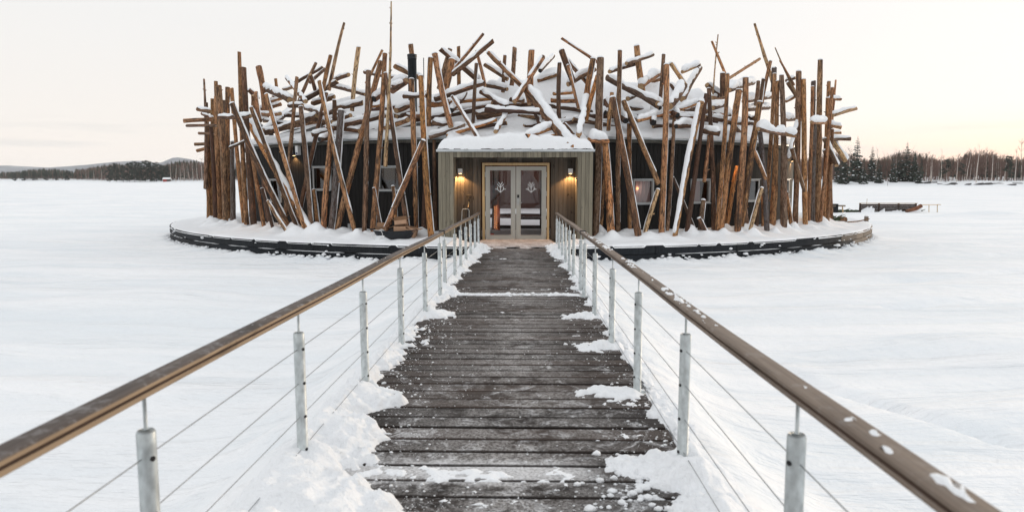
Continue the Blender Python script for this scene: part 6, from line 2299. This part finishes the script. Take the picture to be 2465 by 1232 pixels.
def tree(kind, x, y, h, var, label, group, wide=1.0):
    t = empty({'evergreen': 'evergreen_tree', 'spruce': 'spruce_tree', 'birch': 'birch_tree', 'bare': 'bare_tree', 'pine': 'pine_tree'}[kind], (x, y, IH(x, y) - .1), (x * 7.3 + y) % 6.28)
    s = h / HREF[kind]
    t.scale = (s * wide, s * wide, s)
    tag(t, label, 'tree', group)
    for nme, me in lib(kind, var):
        p = link_mesh(nme, me, t)
        if nme == 'snow_clump':
            p['kind'] = 'stuff'
    return t


ORD = ['first', 'second', 'third', 'fourth', 'fifth', 'sixth', 'seventh', 'eighth', 'ninth', 'tenth', 'eleventh', 'twelfth', 'thirteenth', 'fourteenth', 'fifteenth', 'sixteenth', 'seventeenth', 'eighteenth', 'nineteenth', 'twentieth']


def az(px_, y):
    """x on the bank for a bearing given as a slope"""
    return px_ * y


# right bank: spruces close to the shore, slender birches, a few pines
SPR = [(.452, 226, 9.5), (.461, 222, 11.0), (.478, 228, 15.2), (.489, 220, 8.0), (.500, 230, 12.3), (.512, 222, 7.2), (.531, 226, 9.8), (.540, 230, 10.4), (.549, 229, 13.5), (.561, 227, 10.2), (.568, 222, 6.5)]
for i, (a, y, h) in enumerate(SPR):
    tree('spruce', a * y, y, h, i % 4, '%s spruce from the log building on the sunlit bank%s' % (ORD[i], {2: ', the tallest', 8: ', tall and pointed'}.get(i, '')), 'snowy spruces on the sunlit bank', 1.0 if i not in (6,) else .7)
tree('bare', .524 * 214, 214, 3.2, 1, 'small dead bush at the foot of the spruces on the shore ice', None, 1.3)
BIR = [(.585, 224, 9), (.600, 232, 11), (.622, 226, 9.5), (.650, 222, 12.5), (.672, 230, 10.5), (.690, 228, 9), (.705, 226, 11), (.722, 222, 10.5), (.742, 224, 13), (.757, 230, 12), (.775, 226, 11), (.468, 236, 12), (.505, 240, 11), (.535, 238, 11.5), (.578, 240, 10.5), (.636, 236, 11), (.663, 240, 12), (.714, 238, 14), (.733, 236, 12.5), (.760, 240, 14)]
BIR.sort()
for i, (a, y, h) in enumerate(BIR):
    tree('birch', a * y, y, h, 0 if abs(a - .585) < .001 else 1 + i % 3, '%s pale birch from the log building on the sunlit bank' % ORD[i], 'birches on the sunlit bank')
for i, (a, y, h) in enumerate(((.607, 226, 7.5), (.628, 228, 6.0), (.694, 226, 8.2), (.748, 228, 7.0))):
    tree('pine', a * y, y, h, i % 3, '%s dark pine from the log building among the sunlit birches' % ORD[i], 'pines on the sunlit bank', 1.15)
# left bank
PIN = [(-.752, 565, 12), (-.737, 560, 13), (-.722, 555, 12), (-.705, 548, 13), (-.69, 540, 12), (-.672, 530, 13)]
for i, (a, y, h) in enumerate(PIN):
    tree('evergreen', a * y, y, h * .66, i % 3, '%s pine counted from the picture edge on the far shaded bank' % ORD[i], 'far pines on the shaded bank', 1.5)
CON = [(-.610, 455, 12.5), (-.600, 450, 14.5), (-.590, 445, 13), (-.581, 440, 15), (-.573, 432, 15.5), (-.565, 428, 14.5), (-.557, 424, 16), (-.549, 420, 15), (-.541, 418, 14.5), (-.533, 412, 13), (-.525, 408, 11.5)]
for i, (a, y, h) in enumerate(CON):
    tree('evergreen', a * y, y, h * .86, i % 3, '%s tree of the dark evergreen clump on the shaded bank' % ORD[i], 'dark evergreens on the shaded bank', 1.25)
LB = [(-.645, 500, 11), (-.633, 490, 12), (-.622, 475, 11), (-.519, 396, 13), (-.512, 392, 14.5), (-.505, 390, 12), (-.499, 386, 14), (-.492, 384, 13), (-.486, 380, 14.5), (-.480, 378, 15), (-.473, 374, 16), (-.466, 372, 15), (-.459, 370, 15)]
for i, (a, y, h) in enumerate(LB):
    tree('birch', a * y, y, h * .8, 1 + i % 3, '%s bare birch in line on the shaded bank, counted towards the building' % ORD[i], 'birches on the shaded bank')
# red cabin
hx_, hy_ = -.527 * 398, 398.0
t = empty('cabin', (hx_, hy_, IH(hx_, hy_) - .1))
tag(t, 'tiny red cabin with snowy roof on the shaded far shore', 'cabin')
MB().box((0, 0, 1.0), (2.2, 2.0, 2.0)).build('wall', M_RED, t)
MB().box((1.9, 0, .9), (1.6, 1.8, 1.8)).build('side_wall', M_TRUNK, t)
m = MB()
m.add([(-1.4, -1.3, 1.9), (3.0, -1.3, 1.9), (3.0, 1.3, 1.9), (-1.4, 1.3, 1.9), (-1.4, 0, 2.9), (3.0, 0, 2.9)], [(0, 1, 5, 4), (2, 3, 4, 5), (1, 2, 5), (3, 0, 4), (3, 2, 1, 0)])
m.build('roof', M_SNOW, t)


def far_wood(name, label, n, ya, yb, a0, a1, hmin, hmax, conifer, mats, seed):
    """a wood far off that reads as one mass"""
    q = random.Random(seed)
    m = MB()
    rs = np.random.RandomState(seed)
    for k in range(n):
        a = q.uniform(a0, a1)
        d = q.uniform(0, 1)
        y = float(shore_y(a)) + ya + (yb - ya) * d
        x = a * y
        z = 0.9 + .012 * (ya + (yb - ya) * d)
        h = q.uniform(hmin, hmax) * (1 + .15 * math.sin(a * 60))
        if q.random() < conifer:
            for c in range(5):
                zz = z + h * (.15 + .17 * c)
                r_ = h * .15 * (1 - c / 6.0)
                nn = 7
                pts = []
                for b in range(nn):
                    an = 2 * math.pi * b / nn + c
                    rr = r_ * q.uniform(.6, 1.25)
                    pts.append((x + rr * math.cos(an), y + rr * math.sin(an), zz - h * .06 * q.random()))
                pts.append((x, y, zz + h * .24))
                m.add(pts, [(b, (b + 1) % nn, nn) for b in range(nn)], 1)
        else:
            tx, ty = x + q.uniform(-.5, .5), y
            w = h * .009
            m.add([(x - w, y, z - .5), (x + w, y, z - .5), (tx + w * .4, ty, z + h * .8), (tx - w * .4, ty, z + h * .8)], [(0, 1, 2, 3)], 2 if q.random() < .14 else 0)
            for b in range(16):
                f = q.uniform(.12, .85)
                bx, bz = x + (tx - x) * f, z + h * f
                an = q.uniform(0, 6.28)
                ln = h * q.uniform(.12, .3)
                ex, ey, ez = bx + math.cos(an) * ln * .55, y + math.sin(an) * ln * .5, bz + ln * q.uniform(.5, 1.1)
                w2 = .055 + .03 * q.random()
                m.add([(bx - w2, y, bz), (bx + w2, y, bz), (ex, ey, ez)], [(0, 1, 2)], 0)
                for c in range(2):
                    g_ = q.uniform(.3, .9)
                    cx, cy, cz = bx + (ex - bx) * g_, y + (ey - y) * g_, bz + (ez - bz) * g_
                    l2 = ln * q.uniform(.3, .6)
                    a2 = q.uniform(0, 6.28)
                    m.add([(cx - .045, cy, cz), (cx + .045, cy, cz), (cx + math.cos(a2) * l2 * .5, cy + math.sin(a2) * l2 * .4, cz + l2)], [(0, 1, 2)], 0)
    o = m.build(name, mats)
    return tag(o, label, kind='stuff')


WM = [M_TWIGS, M_PINE, M_BIRCH]
far_wood('forest', 'brown leafless wood behind the sunlit bank', 2900, 22, 90, .36, 1.0, 7.0, 9.2, .05, WM, 71)
far_wood('forest', 'mixed wood along the shaded far bank', 2600, 18, 90, -1.15, -.60, 5.4, 8.0, .60, WM, 72)
far_wood('forest', 'leafless wood behind the evergreens on the shaded bank', 2100, 16, 80, -.66, -.36, 7.4, 10.2, .22, WM, 73)
far_wood('undergrowth', 'brushwood along the foot of the shaded bank', 900, 12, 22, -1.15, -.42, 1.8, 3.2, 0, WM, 74)


def bank_behind():
    q = random.Random(5)
    m = MB()
    for k in range(330):
        x, y = q.uniform(-110, 110), -q.uniform(48, 80)
        h = q.uniform(6, 11)
        w = h * .016
        m.add([(x - w, y, .3), (x + w, y, .3), (x + .2, y, .6 + h)], [(0, 1, 2)])
        for b in range(10):
            f = q.uniform(.2, .9)
            an, ln = q.uniform(0, 6.28), h * q.uniform(.1, .25)
            m.add([(x - .06, y, .6 + h * f), (x + .06, y, .6 + h * f), (x + math.cos(an) * ln, y + math.sin(an) * ln, .6 + h * f + ln)], [(0, 1, 2)])
    return tag(m.build('forest', M_TWIGS), 'leafless wood on the bank the walkway comes from', kind='stuff')


bank_behind()

# rocks breaking through the snow on the sunlit bank
q = random.Random(31)
rock_me = []
for v in range(4):
    m = MB()
    vv = IV * np.array([q.uniform(.8, 1.2) for _ in range(36)]).reshape(12, 3)
    m.add(vv, IF)
    o = m.build('rock', M_ROCK)
    rock_me.append(o.data)
    bpy.data.objects.remove(o)
for i, a in enumerate((.578, .590, .600, .607, .613, .618, .638, .654, .666, .676, .684, .700, .712)):
    y = float(shore_y(a)) + q.uniform(3, 11)
    o = link_mesh('rock', rock_me[i % 4], None, (a * y, y, IH(a * y, y) - .1))
    s_ = q.uniform(.7, 1.6)
    o.scale = (s_ * 1.5, s_, s_ * .40)
    o.rotation_euler = (0, q.uniform(-.25, .25), q.uniform(-.4, .4))
    tag(o, '%s dark rock breaking the bank snow, counted from the log building' % ORD[i], 'rock', 'rocks on the sunlit bank')

# ---- air: a little winter haze over the river
m = MB()
m.box((0, 1800, 59), (5600, 4300, 124))
hz = bpy.data.materials.new('haze')
hz.use_nodes = True
hz.node_tree.nodes.clear()
pv = hz.node_tree.nodes.new('ShaderNodeVolumePrincipled')
pv.inputs['Color'].default_value = (.985, .99, 1.0, 1)
pv.inputs['Density'].default_value = .00008
ho = hz.node_tree.nodes.new('ShaderNodeOutputMaterial')
hz.node_tree.links.new(pv.outputs[0], ho.inputs['Volume'])
scene.cycles.volume_bounces = 2
tag(m.build('haze', hz), 'thin winter haze over the river', kind='stuff')
